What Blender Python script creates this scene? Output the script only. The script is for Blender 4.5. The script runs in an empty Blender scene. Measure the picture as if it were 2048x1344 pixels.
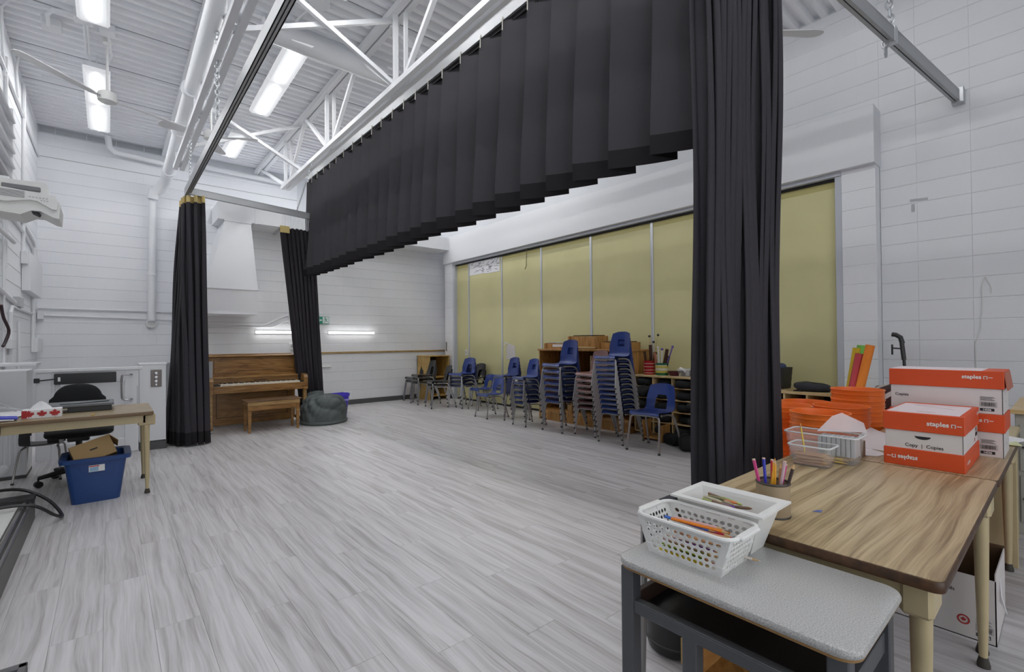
import bpy, bmesh, math, random
from mathutils import Vector, Matrix, Euler
random.seed(7)
S = bpy.context.scene
COL = S.collection
PI = math.pi
R = math.radians

# ---------------------------------------------------------------- camera
EYE = Vector((0.0, 0.0, 1.31))
yaw, pitch, roll = 0.70365, 0.011308, -0.007786
fw = Vector((math.sin(yaw)*math.cos(pitch), math.cos(yaw)*math.cos(pitch), math.sin(pitch)))
r0 = Vector((math.cos(yaw), -math.sin(yaw), 0)); u0 = r0.cross(fw)
rt = math.cos(roll)*r0 + math.sin(roll)*u0
up = -math.sin(roll)*r0 + math.cos(roll)*u0
cam = bpy.data.cameras.new('camera'); cam.sensor_width = 36.0; cam.lens = 950/2048*36
cam.clip_start = 0.05
co = bpy.data.objects.new('camera', cam); COL.objects.link(co)
co.matrix_world = Matrix(((rt.x, up.x, -fw.x, EYE.x), (rt.y, up.y, -fw.y, EYE.y), (rt.z, up.z, -fw.z, EYE.z), (0, 0, 0, 1)))
S.camera = co

# ---------------------------------------------------------------- world, exposure
w = bpy.data.worlds.new('world'); S.world = w; w.use_nodes = True
w.node_tree.nodes['Background'].inputs[0].default_value = (0.93, 0.96, 1.0, 1)
w.node_tree.nodes['Background'].inputs[1].default_value = 1.45
S.view_settings.view_transform = 'Standard'; S.view_settings.look = 'None'
S.view_settings.exposure = 0.20; S.view_settings.gamma = 1.0; S.view_settings.use_curve_mapping = False
S.cycles.diffuse_bounces = 10; S.cycles.max_bounces = 14
LENS_EMIT = 0.42; TUBE_EMIT = 58.0

# ---------------------------------------------------------------- materials
MATS = {}
def mat(name, col, rough=0.5, metal=0.0, bump=0.0, bscale=60, var=0.0, vscale=3.0, spec=0.5, alpha=1.0, trans=0.0, emit=None, coat=0.0):
    if name in MATS: return MATS[name]
    m = bpy.data.materials.new(name); m.use_nodes = True; nt = m.node_tree; N = nt.nodes
    b = N['Principled BSDF']
    b.inputs['Base Color'].default_value = (*col, 1); b.inputs['Roughness'].default_value = rough
    b.inputs['Metallic'].default_value = metal; b.inputs['Specular IOR Level'].default_value = spec
    b.inputs['Alpha'].default_value = alpha; b.inputs['Transmission Weight'].default_value = trans
    b.inputs['Coat Weight'].default_value = coat
    if emit:
        b.inputs['Emission Color'].default_value = (*emit[0], 1); b.inputs['Emission Strength'].default_value = emit[1]
    tc = N.new('ShaderNodeTexCoord')
    if var > 0:
        n = N.new('ShaderNodeTexNoise'); n.inputs['Scale'].default_value = vscale; n.inputs['Detail'].default_value = 5
        nt.links.new(tc.outputs['Object'], n.inputs['Vector'])
        rp = N.new('ShaderNodeValToRGB'); e = rp.color_ramp.elements
        e[0].position = .3; e[1].position = .7
        e[0].color = (*[c*(1-var) for c in col], 1); e[1].color = (*[min(1, c*(1+var)) for c in col], 1)
        nt.links.new(n.outputs['Fac'], rp.inputs['Fac']); nt.links.new(rp.outputs['Color'], b.inputs['Base Color'])
    if bump > 0:
        n2 = N.new('ShaderNodeTexNoise'); n2.inputs['Scale'].default_value = bscale; n2.inputs['Detail'].default_value = 3
        nt.links.new(tc.outputs['Object'], n2.inputs['Vector'])
        bp = N.new('ShaderNodeBump'); bp.inputs['Strength'].default_value = bump; bp.inputs['Distance'].default_value = 0.01
        nt.links.new(n2.outputs['Fac'], bp.inputs['Height']); nt.links.new(bp.outputs['Normal'], b.inputs['Normal'])
    MATS[name] = m; return m

def wood(name, c1, c2, axis=1, scale=1.0, rough=0.45, stretch=14.0, perobj=False, distort=1.5, c3=None, bands=7.0, ring=.13):
    """streaky grain running along an axis, in object coordinates"""
    if name in MATS: return MATS[name]
    m = bpy.data.materials.new(name); m.use_nodes = True; nt = m.node_tree; N = nt.nodes; L = nt.links
    b = N['Principled BSDF']; b.inputs['Roughness'].default_value = rough
    tc = N.new('ShaderNodeTexCoord'); mp = N.new('ShaderNodeMapping')
    sc = [scale*stretch]*3; sc[axis] = scale
    mp.inputs['Scale'].default_value = sc
    src = tc.outputs['Object']
    if perobj:
        oi = N.new('ShaderNodeObjectInfo'); mul = N.new('ShaderNodeVectorMath'); mul.operation = 'SCALE'
        cx = N.new('ShaderNodeCombineXYZ')
        L.new(oi.outputs['Random'], cx.inputs[0]); L.new(oi.outputs['Random'], cx.inputs[1]); L.new(oi.outputs['Random'], cx.inputs[2])
        L.new(cx.outputs[0], mul.inputs[0]); mul.inputs['Scale'].default_value = 37.0
        ad = N.new('ShaderNodeVectorMath'); ad.operation = 'ADD'
        L.new(src, ad.inputs[0]); L.new(mul.outputs[0], ad.inputs[1]); src = ad.outputs[0]
    L.new(src, mp.inputs['Vector'])
    n1 = N.new('ShaderNodeTexNoise'); n1.inputs['Scale'].default_value = 1.0; n1.inputs['Detail'].default_value = 6; n1.inputs['Distortion'].default_value = distort
    n1.inputs['Roughness'].default_value = .62
    L.new(mp.outputs[0], n1.inputs['Vector'])
    # contour rings of a slow noise give the flame figure
    mp2 = N.new('ShaderNodeMapping'); s2 = [scale*stretch*.28]*3; s2[axis] = scale*.55; mp2.inputs['Scale'].default_value = s2
    L.new(src, mp2.inputs['Vector'])
    n2 = N.new('ShaderNodeTexNoise'); n2.inputs['Scale'].default_value = 1.0; n2.inputs['Detail'].default_value = 2; n2.inputs['Distortion'].default_value = .6
    L.new(mp2.outputs[0], n2.inputs['Vector'])
    mu = N.new('ShaderNodeMath'); mu.operation = 'MULTIPLY'; mu.inputs[1].default_value = bands*PI*2
    L.new(n2.outputs['Fac'], mu.inputs[0])
    si = N.new('ShaderNodeMath'); si.operation = 'SINE'; L.new(mu.outputs[0], si.inputs[0])
    ma = N.new('ShaderNodeMath'); ma.operation = 'MULTIPLY_ADD'; ma.inputs[1].default_value = ring; L.new(si.outputs[0], ma.inputs[0]); L.new(n1.outputs['Fac'], ma.inputs[2])
    rp = N.new('ShaderNodeValToRGB'); e = rp.color_ramp.elements
    e[0].position = .3; e[1].position = .68; e[0].color = (*c1, 1); e[1].color = (*c2, 1)
    if c3:
        x = e.new(.2); x.color = (*c3, 1)
    L.new(ma.outputs[0], rp.inputs['Fac']); L.new(rp.outputs['Color'], b.inputs['Base Color'])
    MATS[name] = m; return m

def streaks(name, cols, ax=1, f1=26, f2=95, wf=(5.5, 1.6), wa=(.07, .2), per=53.0, rough=.36, mixf=.65, p0=.60, p1=1.0):
    """printed wood: wavy streaks along an axis, warped so they swirl around knots"""
    m = bpy.data.materials.new(name); m.use_nodes = True; nt = m.node_tree; N = nt.nodes; L = nt.links
    b = N['Principled BSDF']; b.inputs['Roughness'].default_value = rough
    tc = N.new('ShaderNodeTexCoord'); oi = N.new('ShaderNodeObjectInfo')
    cx = N.new('ShaderNodeCombineXYZ'); mu = N.new('ShaderNodeMath'); mu.operation = 'MULTIPLY'; mu.inputs[1].default_value = per
    L.new(oi.outputs['Random'], mu.inputs[0])
    for k in range(3): L.new(mu.outputs[0], cx.inputs[k])
    ad = N.new('ShaderNodeVectorMath'); ad.operation = 'ADD'; L.new(tc.outputs['Object'], ad.inputs[0]); L.new(cx.outputs[0], ad.inputs[1])
    def noise(vec, sx, sy, det, rough=.55):
        mp = N.new('ShaderNodeMapping'); mp.inputs['Scale'].default_value = (sx, sy, 1) if ax == 1 else (sy, sx, 1); L.new(vec, mp.inputs['Vector'])
        n = N.new('ShaderNodeTexNoise'); n.inputs['Scale'].default_value = 1; n.inputs['Detail'].default_value = det; n.inputs['Roughness'].default_value = rough
        L.new(mp.outputs[0], n.inputs['Vector']); return n
    wp = noise(ad.outputs[0], *wf, 2)
    sb = N.new('ShaderNodeVectorMath'); sb.operation = 'SUBTRACT'; L.new(wp.outputs['Color'], sb.inputs[0]); sb.inputs[1].default_value = (.5, .5, .5)
    sc = N.new('ShaderNodeVectorMath'); sc.operation = 'MULTIPLY'; L.new(sb.outputs[0], sc.inputs[0]); sc.inputs[1].default_value = (wa[0], wa[1], 0) if ax == 1 else (wa[1], wa[0], 0)
    a2 = N.new('ShaderNodeVectorMath'); a2.operation = 'ADD'; L.new(ad.outputs[0], a2.inputs[0]); L.new(sc.outputs[0], a2.inputs[1])
    n1 = noise(a2.outputs[0], f1, .9, 3); n2 = noise(a2.outputs[0], f2, 2.2, 4, .65)
    mx = N.new('ShaderNodeMath'); mx.operation = 'MULTIPLY_ADD'; L.new(n2.outputs['Fac'], mx.inputs[0]); mx.inputs[1].default_value = mixf; L.new(n1.outputs['Fac'], mx.inputs[2])
    rp = N.new('ShaderNodeValToRGB'); e = rp.color_ramp.elements
    e[0].position = p0; e[0].color = (*cols[0], 1); e[1].position = p1; e[1].color = (*cols[-1], 1)
    for q in range(1, len(cols)-1): x = e.new(p0+(p1-p0)*(.1+.25*q)); x.color = (*cols[q], 1)
    L.new(mx.outputs[0], rp.inputs['Fac']); L.new(rp.outputs['Color'], b.inputs['Base Color'])
    MATS[name] = m; return m

WHITE = mat('white_block_paint', (.80, .81, .835), .45, bump=.12, bscale=90)
WMORT = mat('white_mortar_paint', (.66, .675, .70), .6)
DECK = mat('white_deck_paint', (.86, .87, .89), .5)
STEEL = mat('white_steel_paint', (.76, .77, .79), .45)
DRYW = mat('white_drywall', (.74, .75, .775), .55)
GREYB = mat('grey_unpainted_block', (.42, .44, .46), .8)
VALC = mat('valance_cloth', (.044, .041, .047), .8, bump=.1, bscale=300, spec=.3)
CURT = mat('black_curtain_cloth', (.034, .031, .037), .75, bump=.1, bscale=300, spec=.3)
HEM = mat('dark_hem_cloth', (.013, .011, .013), .8, spec=.25)
TAPE = mat('tan_webbing_tape', (.55, .43, .17), .7)
GALV = mat('galvanised_steel', (.55, .57, .59), .35, .8)
DARK = mat('dark_slot', (.02, .02, .022), .6)
BLACKP = mat('black_plastic', (.016, .016, .018), .38)
BLACKF = mat('black_fabric', (.02, .021, .023), .8, bump=.3, bscale=120, spec=.2)
RUBBER = mat('grey_rubber_base', (.085, .085, .088), .6)
FLOORM = streaks('grey_vinyl_plank', ((.38, .36, .36), (.51, .492, .497), (.58, .562, .571), (.67, .653, .665)))
CHROME = mat('chrome', (.5, .5, .51), .25, .9)
LEGGREY = mat('grey_chair_tube', (.36, .35, .345), .33, .75)
BLUE = mat('blue_chair_plastic', (.021, .046, .205), .30, var=.15, vscale=4)
NAVY = mat('navy_chair_plastic', (.022, .032, .115), .35)
PINK = mat('dusty_rose_chair_plastic', (.27, .15, .145), .4)
MAROON = mat('maroon_chair_plastic', (.10, .03, .038), .4)
BLKCH = mat('black_chair_plastic', (.022, .022, .024), .35)
YELLOW = mat('mustard_vinyl_panel', (.62, .585, .31), .55, bump=.08, bscale=200, var=.05, vscale=1.5)
YEDGE = mat('partition_top_band', (.48, .43, .17), .5)
ALU = mat('partition_aluminium', (.60, .62, .66), .35, .5)
GFRAME = mat('grey_painted_frame', (.50, .52, .57), .45)
OAK = wood('honey_oak', (.30, .135, .033), (.52, .28, .085), 2, 2.0, .4, 12)
OAKY = wood('yellow_oak', (.44, .26, .06), (.62, .42, .13), 2, 2.0, .4, 12)
BIRCH = wood('birch_ply', (.50, .34, .15), (.66, .50, .27), 1, 2.0, .45, 10)
WALNUT = wood('piano_walnut', (.22, .105, .024), (.345, .18, .052), 0, 2.0, .32, 14, c3=(.13, .052, .012))
WALNUTL = wood('piano_light_wood', (.32, .18, .06), (.47, .30, .12), 0, 2.0, .35, 14)
TABLETOP = streaks('woodgrain_laminate', ((.20, .135, .065), (.35, .255, .14), (.44, .335, .19), (.50, .39, .235)), 0, 32, 120, (3.6, 1.3), (.085, .22), 0, .33, .8, .68, 1.12)
BEIGE = mat('beige_enamel', (.50, .41, .24), .4, var=.08, vscale=5)
EDGE = mat('dark_brown_edge', (.065, .030, .012), .4, var=.5, vscale=30)
IVORY = mat('ivory_key', (.74, .70, .60), .3)
CARD = mat('cardboard', (.38, .25, .11), .75)
ORANGE = mat('orange_bucket_plastic', (.88, .19, .022), .35)
BOXRED = mat('red_orange_print', (.62, .07, .012), .5)
BOXWHT = mat('white_carton', (.64, .60, .585), .6)
PAPER = mat('white_paper', (.78, .78, .80), .7)
INK = mat('black_ink', (.015, .015, .018), .7)
WHITEP = mat('white_plastic', (.74, .74, .72), .4)
GREYP = mat('grey_plastic', (.45, .46, .48), .4)
LEAFRED = mat('red_leaf_print', (.42, .025, .025), .6)
SPECK = mat('grey_speckle_laminate', (.42, .415, .405), .28, var=.34, vscale=330)
DKSTEEL = mat('dark_grey_steel', (.10, .105, .115), .4, .3)
SHELFBLK = mat('black_shelf_pan', (.022, .023, .026), .28)
TOTE = mat('blue_tote_plastic', (.015, .055, .20), .35)
PURPLE = mat('violet_bin_plastic', (.075, .05, .60), .4)
BAGG = mat('charcoal_nylon', (.10, .117, .116), .6, spec=.35)
CLEAR = mat('clear_plastic', (.86, .87, .88), .15, alpha=.12, spec=.5)
EXITG = mat('exit_green', (.02, .26, .17), .5)
EXITW = mat('exit_white', (.8, .85, .85), .5)
LENS = mat('lamp_lens', (.34, .35, .36), .5, emit=((.96, .97, 1.0), LENS_EMIT))
LENSB = mat('lamp_tube', (.9, .9, .9), .4, emit=((1.0, 1.0, 1.0), TUBE_EMIT))
TUBE = mat('strip_tube', (.9, .9, .9), .4, emit=((1.0, .99, .97), 7.0))

# ---------------------------------------------------------------- mesh builder
_CB = None
class G:
    def __init__(s): s.v = []; s.f = []
    def _add(s, vs, fs):
        o = len(s.v); s.v += [tuple(p) for p in vs]; s.f += [tuple(i+o for i in q) for q in fs]; return s
    def box(s, x0, y0, z0, x1, y1, z1, c=0.0):
        if x1 < x0: x0, x1 = x1, x0
        if y1 < y0: y0, y1 = y1, y0
        if z1 < z0: z0, z1 = z1, z0
        if c <= 0:
            vs = [(x, y, z) for x in (x0, x1) for y in (y0, y1) for z in (z0, z1)]
            return s._add(vs, [(0, 1, 3, 2), (4, 6, 7, 5), (0, 4, 5, 1), (2, 3, 7, 6), (0, 2, 6, 4), (1, 5, 7, 3)])
        c = min(c, (x1-x0)*.49, (y1-y0)*.49, (z1-z0)*.49)
        lo, hi = (x0, y0, z0), (x1, y1, z1); vs = []; idx = {}
        for i in (0, 1):
            for j in (0, 1):
                for k in (0, 1):
                    for a in range(3):
                        p = [(lo, hi)[t][ax] + (0 if ax == a else (c if t == 0 else -c)) for ax, t in enumerate((i, j, k))]
                        idx[(i, j, k, a)] = len(vs); vs.append(p)
        fs = []
        for a in range(3):
            o1, o2 = [x for x in range(3) if x != a]
            for t in (0, 1):
                q = []
                for (m, n) in ((0, 0), (1, 0), (1, 1), (0, 1)):
                    cc = [0]*3; cc[a] = t; cc[o1] = m; cc[o2] = n; q.append(idx[(*cc, a)])
                fs.append(q)
            for m in (0, 1):
                for n in (0, 1):
                    ca = [0]*3; cb = [0]*3; cb[a] = 1
                    ca[o1] = cb[o1] = m; ca[o2] = cb[o2] = n
                    fs.append([idx[(*ca, o1)], idx[(*cb, o1)], idx[(*cb, o2)], idx[(*ca, o2)]])
        for i in (0, 1):
            for j in (0, 1):
                for k in (0, 1): fs.append([idx[(i, j, k, a)] for a in range(3)])
        return s._add(vs, fs)
    def obox(s, c, half, rot, ch=0.0):
        n = len(s.v); s.box(-half[0], -half[1], -half[2], half[0], half[1], half[2], ch)
        m = Matrix.Translation(Vector(c)) @ (rot.to_matrix().to_4x4() if isinstance(rot, Euler) else rot)
        for i in range(n, len(s.v)): s.v[i] = tuple(m @ Vector(s.v[i]))
        return s
    def bar(s, a, b, wd, ht, upv=(0, 0, 1)):
        a = Vector(a); b = Vector(b); d = b-a; l = d.length; d.normalize()
        x = d.cross(Vector(upv))
        if x.length < 1e-4: x = d.cross(Vector((1, 0, 0)))
        x.normalize(); z = x.cross(d)
        n = len(s.v); s.box(-wd/2, 0, -ht/2, wd/2, l, ht/2)
        for i in range(n, len(s.v)):
            p = s.v[i]; s.v[i] = tuple(a + x*p[0] + d*p[1] + z*p[2])
        return s
    def tube(s, pts, r, n=10, cap=True, closed=False):
        pts = [Vector(p) for p in pts]; m = len(pts)
        rs = r if isinstance(r, (list, tuple)) else [r]*m
        t0 = (pts[1]-pts[0]).normalized()
        a = t0.cross(Vector((0, 0, 1)))
        if a.length < 1e-3: a = t0.cross(Vector((1, 0, 0)))
        a.normalize(); vs = []; fs = []; prev = t0
        for i, p in enumerate(pts):
            if closed: t = (pts[(i+1) % m]-pts[i-1]).normalized()
            elif i == 0: t = t0
            elif i == m-1: t = (pts[i]-pts[i-1]).normalized()
            else: t = ((pts[i+1]-p).normalized()+(p-pts[i-1]).normalized()).normalized()
            q = prev.rotation_difference(t); a = (q @ a); a = (a - t*a.dot(t)).normalized(); b = t.cross(a); prev = t
            for k in range(n):
                an = 2*PI*k/n; vs.append(p + (a*math.cos(an)+b*math.sin(an))*rs[i])
        for i in range(m if closed else m-1):
            for k in range(n):
                i2 = (i+1) % m
                fs.append((i*n+k, i*n+(k+1) % n, i2*n+(k+1) % n, i2*n+k))
        if cap and not closed:
            fs.append(tuple(range(n))[::-1]); fs.append(tuple((m-1)*n+k for k in range(n)))
        return s._add(vs, fs)
    def lathe(s, prof, n=24, c=(0, 0, 0), cap0=True, cap1=True):
        vs = []; fs = []; m = len(prof)
        for r, z in prof:
            for k in range(n):
                an = 2*PI*k/n; vs.append((c[0]+r*math.cos(an), c[1]+r*math.sin(an), c[2]+z))
        for i in range(m-1):
            for k in range(n): fs.append((i*n+k, i*n+(k+1) % n, (i+1)*n+(k+1) % n, (i+1)*n+k))
        if cap0: fs.append(tuple(range(n))[::-1])
        if cap1: fs.append(tuple((m-1)*n+k for k in range(n)))
        return s._add(vs, fs)
    def prism(s, poly, axis, a0, a1):
        """poly in the two other axes (order x,y,z without axis), extruded a0..a1"""
        n = len(poly)
        def mk(p, a):
            q = list(p); q.insert(axis, a); return q
        vs = [mk(p, a0) for p in poly]+[mk(p, a1) for p in poly]
        fs = [tuple(range(n))[::-1], tuple(range(n, 2*n))]+[(i, (i+1) % n, n+(i+1) % n, n+i) for i in range(n)]
        return s._add(vs, fs)
    def grid(s, fn, nu, nv, closeu=False):
        vs = [fn(i/(nu if closeu else nu-1), j/(nv-1)) for j in range(nv) for i in range(nu)]
        fs = []
        for j in range(nv-1):
            for i in range(nu if closeu else nu-1):
                i2 = (i+1) % nu
                fs.append((j*nu+i, j*nu+i2, (j+1)*nu+i2, (j+1)*nu+i))
        return s._add(vs, fs)
    def rrect(s, x0, y0, x1, y1, z0, z1, r, n=5, edge=0.0):
        """rounded slab"""
        pts = []
        for cx, cy, a0 in ((x1-r, y1-r, 0), (x0+r, y1-r, 90), (x0+r, y0+r, 180), (x1-r, y0+r, 270)):
            for k in range(n+1):
                a = R(a0+90*k/n); pts.append((cx+r*math.cos(a), cy+r*math.sin(a)))
        if edge <= 0: return s.prism(pts, 2, z0, z1)
        cx, cy = (x0+x1)/2, (y0+y1)/2; m = len(pts); vs = []; fs = []
        def ring(off, z):
            for p in pts:
                dx = edge*off; sx = 1-dx/((x1-x0)/2); sy = 1-dx/((y1-y0)/2)
                vs.append((cx+(p[0]-cx)*sx, cy+(p[1]-cy)*sy, z))
        lv = [(1, z0), (.3, z0+edge*.3), (0, z0+edge), (0, z1-edge), (.3, z1-edge*.3), (1, z1)]
        for o, z in lv: ring(o, z)
        for i in range(len(lv)-1):
            for k in range(m): fs.append((i*m+k, i*m+(k+1) % m, (i+1)*m+(k+1) % m, (i+1)*m+k))
        fs.append(tuple(range(m))[::-1]); fs.append(tuple((len(lv)-1)*m+k for k in range(m)))
        return s._add(vs, fs)
    def xf(s, m, start=0):
        for i in range(start, len(s.v)): s.v[i] = tuple(m @ Vector(s.v[i]))
        return s

ORI = {}
def mesh(name, g, m, smooth=True, solid=0.0, ang=35):
    me = bpy.data.meshes.new(name); me.from_pydata(g.v, [], g.f)
    bm = bmesh.new(); bm.from_mesh(me)
    if solid:
        bmesh.ops.recalc_face_normals(bm, faces=bm.faces)
        bmesh.ops.solidify(bm, geom=bm.faces[:], thickness=solid)
    bmesh.ops.recalc_face_normals(bm, faces=bm.faces); bm.to_mesh(me); bm.free()
    me.materials.append(m)
    if smooth:
        for p in me.polygons: p.use_smooth = True
        me.set_sharp_from_angle(angle=R(ang))
    return me
def obj(name, g, m, parent=None, world=True, smooth=True, solid=0.0, kind=None, label=None, ang=35):
    """one mesh object; under a parent its world-space vertices become local to the thing's base"""
    if parent is not None and world:
        o0 = ORI.get(parent.name, Vector((0, 0, 0)))
        for i, p in enumerate(g.v): g.v[i] = (p[0]-o0.x, p[1]-o0.y, p[2]-o0.z)
    me = mesh(name, g, m, smooth, solid, ang)
    o = bpy.data.objects.new(name, me); COL.objects.link(o)
    if parent is not None:
        o.parent = parent; ORI[o.name] = ORI.get(parent.name, Vector((0, 0, 0)))
    if kind: o['kind'] = kind
    if label: o['label'] = label
    return o
def thing(name, label, cat, loc=(0, 0, 0), rz=0.0, group=None):
    o = bpy.data.objects.new(name, None); o.empty_display_size = .05; COL.objects.link(o)
    o.location = loc; o.rotation_euler = (0, 0, rz)
    o['label'] = label; o['category'] = cat
    if group: o['group'] = group
    ORI[o.name] = Vector(loc); return o
def tag(o, label, cat, group=None):
    o['label'] = label; o['category'] = cat
    if group: o['group'] = group
    return o
def one(name, g, m, label, cat, group=None, **k): return tag(obj(name, g, m, None, **k), label, cat, group)
def struct(name, g, m, **k): return obj(name, g, m, None, kind='structure', **k)
def dup(root, loc, rz=None, label=None, group=None, mats=None):
    r = root.copy(); COL.objects.link(r); r.location = loc
    if rz is not None: r.rotation_euler = (0, 0, rz)
    if label: r['label'] = label
    if group: r['group'] = group
    ORI[r.name] = Vector(loc)
    for ch in root.children:
        c = ch.copy(); COL.objects.link(c); c.parent = r
        for g in ch.children:
            d = g.copy(); COL.objects.link(d); d.parent = c
    return r
def text(name, s, size, m, parent, mw, ext=0.0, bold=0.0, align='LEFT', label=None):
    """flat lettering on a surface; mw is its local matrix under the parent"""
    c = bpy.data.curves.new(name, 'FONT'); c.body = s; c.size = size; c.extrude = ext; c.offset = bold; c.align_x = align
    c.resolution_u = 3
    f = bpy.data.objects.new(name, c); COL.objects.link(f); bpy.context.view_layer.update()
    me = bpy.data.meshes.new_from_object(f.evaluated_get(bpy.context.evaluated_depsgraph_get()))
    bpy.data.objects.remove(f); bpy.data.curves.remove(c); me.name = name
    me.materials.clear(); me.materials.append(m)
    o = bpy.data.objects.new(name, me); COL.objects.link(o); o.parent = parent; o.matrix_local = mw
    if label: o['label'] = label
    return o
def frame_mat(origin, xdir, ydir):
    x = Vector(xdir).normalized(); y = Vector(ydir).normalized(); z = x.cross(y)
    return Matrix(((x.x, y.x, z.x, origin[0]), (x.y, y.y, z.y, origin[1]), (x.z, y.z, z.z, origin[2]), (0, 0, 0, 1)))
def inframe(p, mx=40):
    d = Vector(p)-EYE; z = d.dot(fw)
    if z < .05: return None
    x = 1024+950*d.dot(rt)/z; y = 672-950*d.dot(up)/z
    return z if (-mx < x < 2048+mx and -mx < y < 1344+mx) else None
exec_order = []
# ================================================================ SETTING
XL, XR, YB, YC, ZD = -0.918, 6.264, 11.16, 9.92, 5.03
YF = -2.6
# floor with loose-lay vinyl planks
fl = struct('floor', G().box(XL-.1, YF-.1, -.12, XR+.1, YB+.1, -.0035), mat('floor_seam', (.20, .19, .195), .6))
PW, PL = .18, 1.22
pm = None; cand = []
for i in range(int((XR-XL)/PW)+1):
    off = (i*0.437) % 1.0
    for j in range(-1, 13):
        x0 = XL+i*PW; y0 = YF-.3+(j+off)*PL
        if x0+PW*.5 > XR: continue
        ds = [d for d in (inframe((x0+PW*a, min(max(y0+PL*b, YF), YB), 0)) for a in (0, .5, 1) for b in (0, .25, .5, .75, 1)) if d]
        if ds and y0 < YB: cand.append((min(ds), x0, y0))
cand.sort()
gm = G().box(.0004, .0005, -.0035, PW-.0004, PL-.0005, 0, .0006)
pme = mesh('plank', gm, FLOORM, smooth=False)
rest = G()
for n, (d, x0, y0) in enumerate(cand):
    if n < 300:
        o = bpy.data.objects.new('plank', pme); COL.objects.link(o); o.parent = fl; o.location = (x0, y0, 0)
    else:
        rest.box(x0+.0004, y0+.0005, -.0035, x0+PW-.0004, y0+PL-.0005, 0)
if rest.v: obj('far_planks', rest, FLOORM, fl, smooth=False, kind='stuff')

# concrete block walls: backing plus proud blocks, horizontal joints tooled deeper than the upright ones
BH, BL = .2, .4
def block_mesh(l, e, d=.006):
    g = G(); h = BH-.004; c = .0045
    # local: x along wall 0..l, z 0..h, front at y=0 facing -y, back at y=d
    vs = [(.0001, d, 0), (l-.0001, d, 0), (l-.0001, d, h), (.0001, d, h), (e, 0, c), (l-e, 0, c), (l-e, 0, h-c), (e, 0, h-c)]
    g._add(vs, [(0, 1, 5, 4), (1, 2, 6, 5), (2, 3, 7, 6), (3, 0, 4, 7), (4, 5, 6, 7), (0, 3, 2, 1)])
    return mesh('block', g, WHITE, smooth=False)
BLK = {}
def blocks(wall, face, a0, a1, z0, z1, zoff, facing, limit=300, stack=False, e=.0004):
    """facing: 'x-' wall seen from -x (face at X=face), 'x+', 'y-'"""
    lst = []
    k0 = math.ceil((z0-zoff)/BH-1e-6)
    k = k0-1
    while zoff+k*BH < z1-1e-6:
        zz0 = max(zoff+k*BH, z0); zz1 = min(zoff+(k+1)*BH, z1)
        if zz1-zz0 > .03:
            o = 0 if (stack or k % 2 == 0) else BL/2
            s = a0-BL+o
            while s < a1-1e-6:
                b0, b1 = max(s, a0), min(s+BL, a1)
                if b1-b0 > .02: lst.append((b0, b1, zz0, zz1))
                s += BL
        k += 1
    vis = []
    for b0, b1, q0, q1 in lst:
        m = (b0+b1)/2; z = (q0+q1)/2
        pts = [(face, m, z), (face, b0, z), (face, b1, z)] if facing[0] == 'x' else [(m, face, z), (b0, face, z), (b1, face, z)]
        ds = [d for d in (inframe(p) for p in pts) if d]
        if ds: vis.append((min(ds), b0, b1, q0, q1))
    vis.sort(); rest = G()
    for n, (d, b0, b1, q0, q1) in enumerate(vis):
        l = round(b1-b0, 3); hh = round((q1-q0)/BH, 3)
        if facing == 'y-': mw = Matrix.Translation((b0, face, q0))
        elif facing == 'x-': mw = Matrix.Translation((face, b1, q0)) @ Matrix.Rotation(-PI/2, 4, 'Z')
        else: mw = Matrix.Translation((face, b0, q0)) @ Matrix.Rotation(PI/2, 4, 'Z')
        l = (l, e)
        if l not in BLK: BLK[l] = block_mesh(*l)
        if n < limit:
            o = bpy.data.objects.new('block', BLK[l]); COL.objects.link(o); o.parent = wall
            o.matrix_local = mw @ Matrix.Diagonal((1, 1, hh, 1))
        else:
            mm = mw @ Matrix.Diagonal((1, 1, hh, 1)); o0 = len(rest.v)
            rest.v += [tuple(mm @ v.co) for v in BLK[l].vertices]; rest.f += [tuple(i+o0 for i in p.vertices) for p in BLK[l].polygons]
    if rest.v: obj('far_blocks', rest, WHITE, wall, smooth=False, kind='stuff')

D = .006
wl = struct('wall_left', G().box(XL-.2, YF-.2, 0, XL-D, YB+.2, ZD), WMORT)
blocks(wl, XL, 5.4, YB, 0, ZD-.03, .085, 'x+', 290)
wb = struct('wall_back', G().box(XL-.2, YB+D, 0, XR+.2, YB+.2, ZD), WMORT)
blocks(wb, YB, XL, 3.2, 0, 4.89, .090, 'y-', 290)
g = G(); 
for i in range(5): g.box(XL+.02+i*.4-.2*(i > 0), YB-.004, 4.905, XL+.02+(i+1)*.4-.2-.012, YB+.01, 5.0)
obj('filler_blocks', g, GREYB, wb)
JL = mat('joint_line_grey', (.40, .41, .43), .7)  # grey for the stronger course line on back and left walls
obj('control_joint', G().box(XL, YB-.002, 4.484, 3.2, YB+.004, 4.494), JL, wb)
obj('control_joint', G().box(XL-.004, 5.5, 4.484, XL+.002, YB, 4.494), JL, wl)
wr = struct('wall_back_right', G().box(1.16, YC+D, 0, XR+.2, YC+.15, 3.78).box(1.15-.08, YC+D, 0, 1.16, YB+.01, 3.78).box(1.16, YC+.15, 3.70, XR+.2, YB+.05, 3.78), WMORT)
blocks(wr, YC, 1.16, XR, 0, 3.45, .900-.8-.007+.006, 'y-', 290)
wg = G().box(XR+D, YF-.2, 0, XR+.2, 1.30, ZD).box(XR+D, 1.30, 3.12, XR+.2, YB+.2, ZD).box(XR+D, 9.5, 0, XR+.2, YB+.2, 3.12)
wR = struct('wall_right', wg, WMORT)
blocks(wR, XR, -.6, 1.30, 0, ZD-.02, .0904, 'x-', 170, True, .0012)
blocks(wR, XR, 1.30, 3.4, 3.73, ZD-.02, .0904, 'x-', 100)
PX = 6.075
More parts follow.
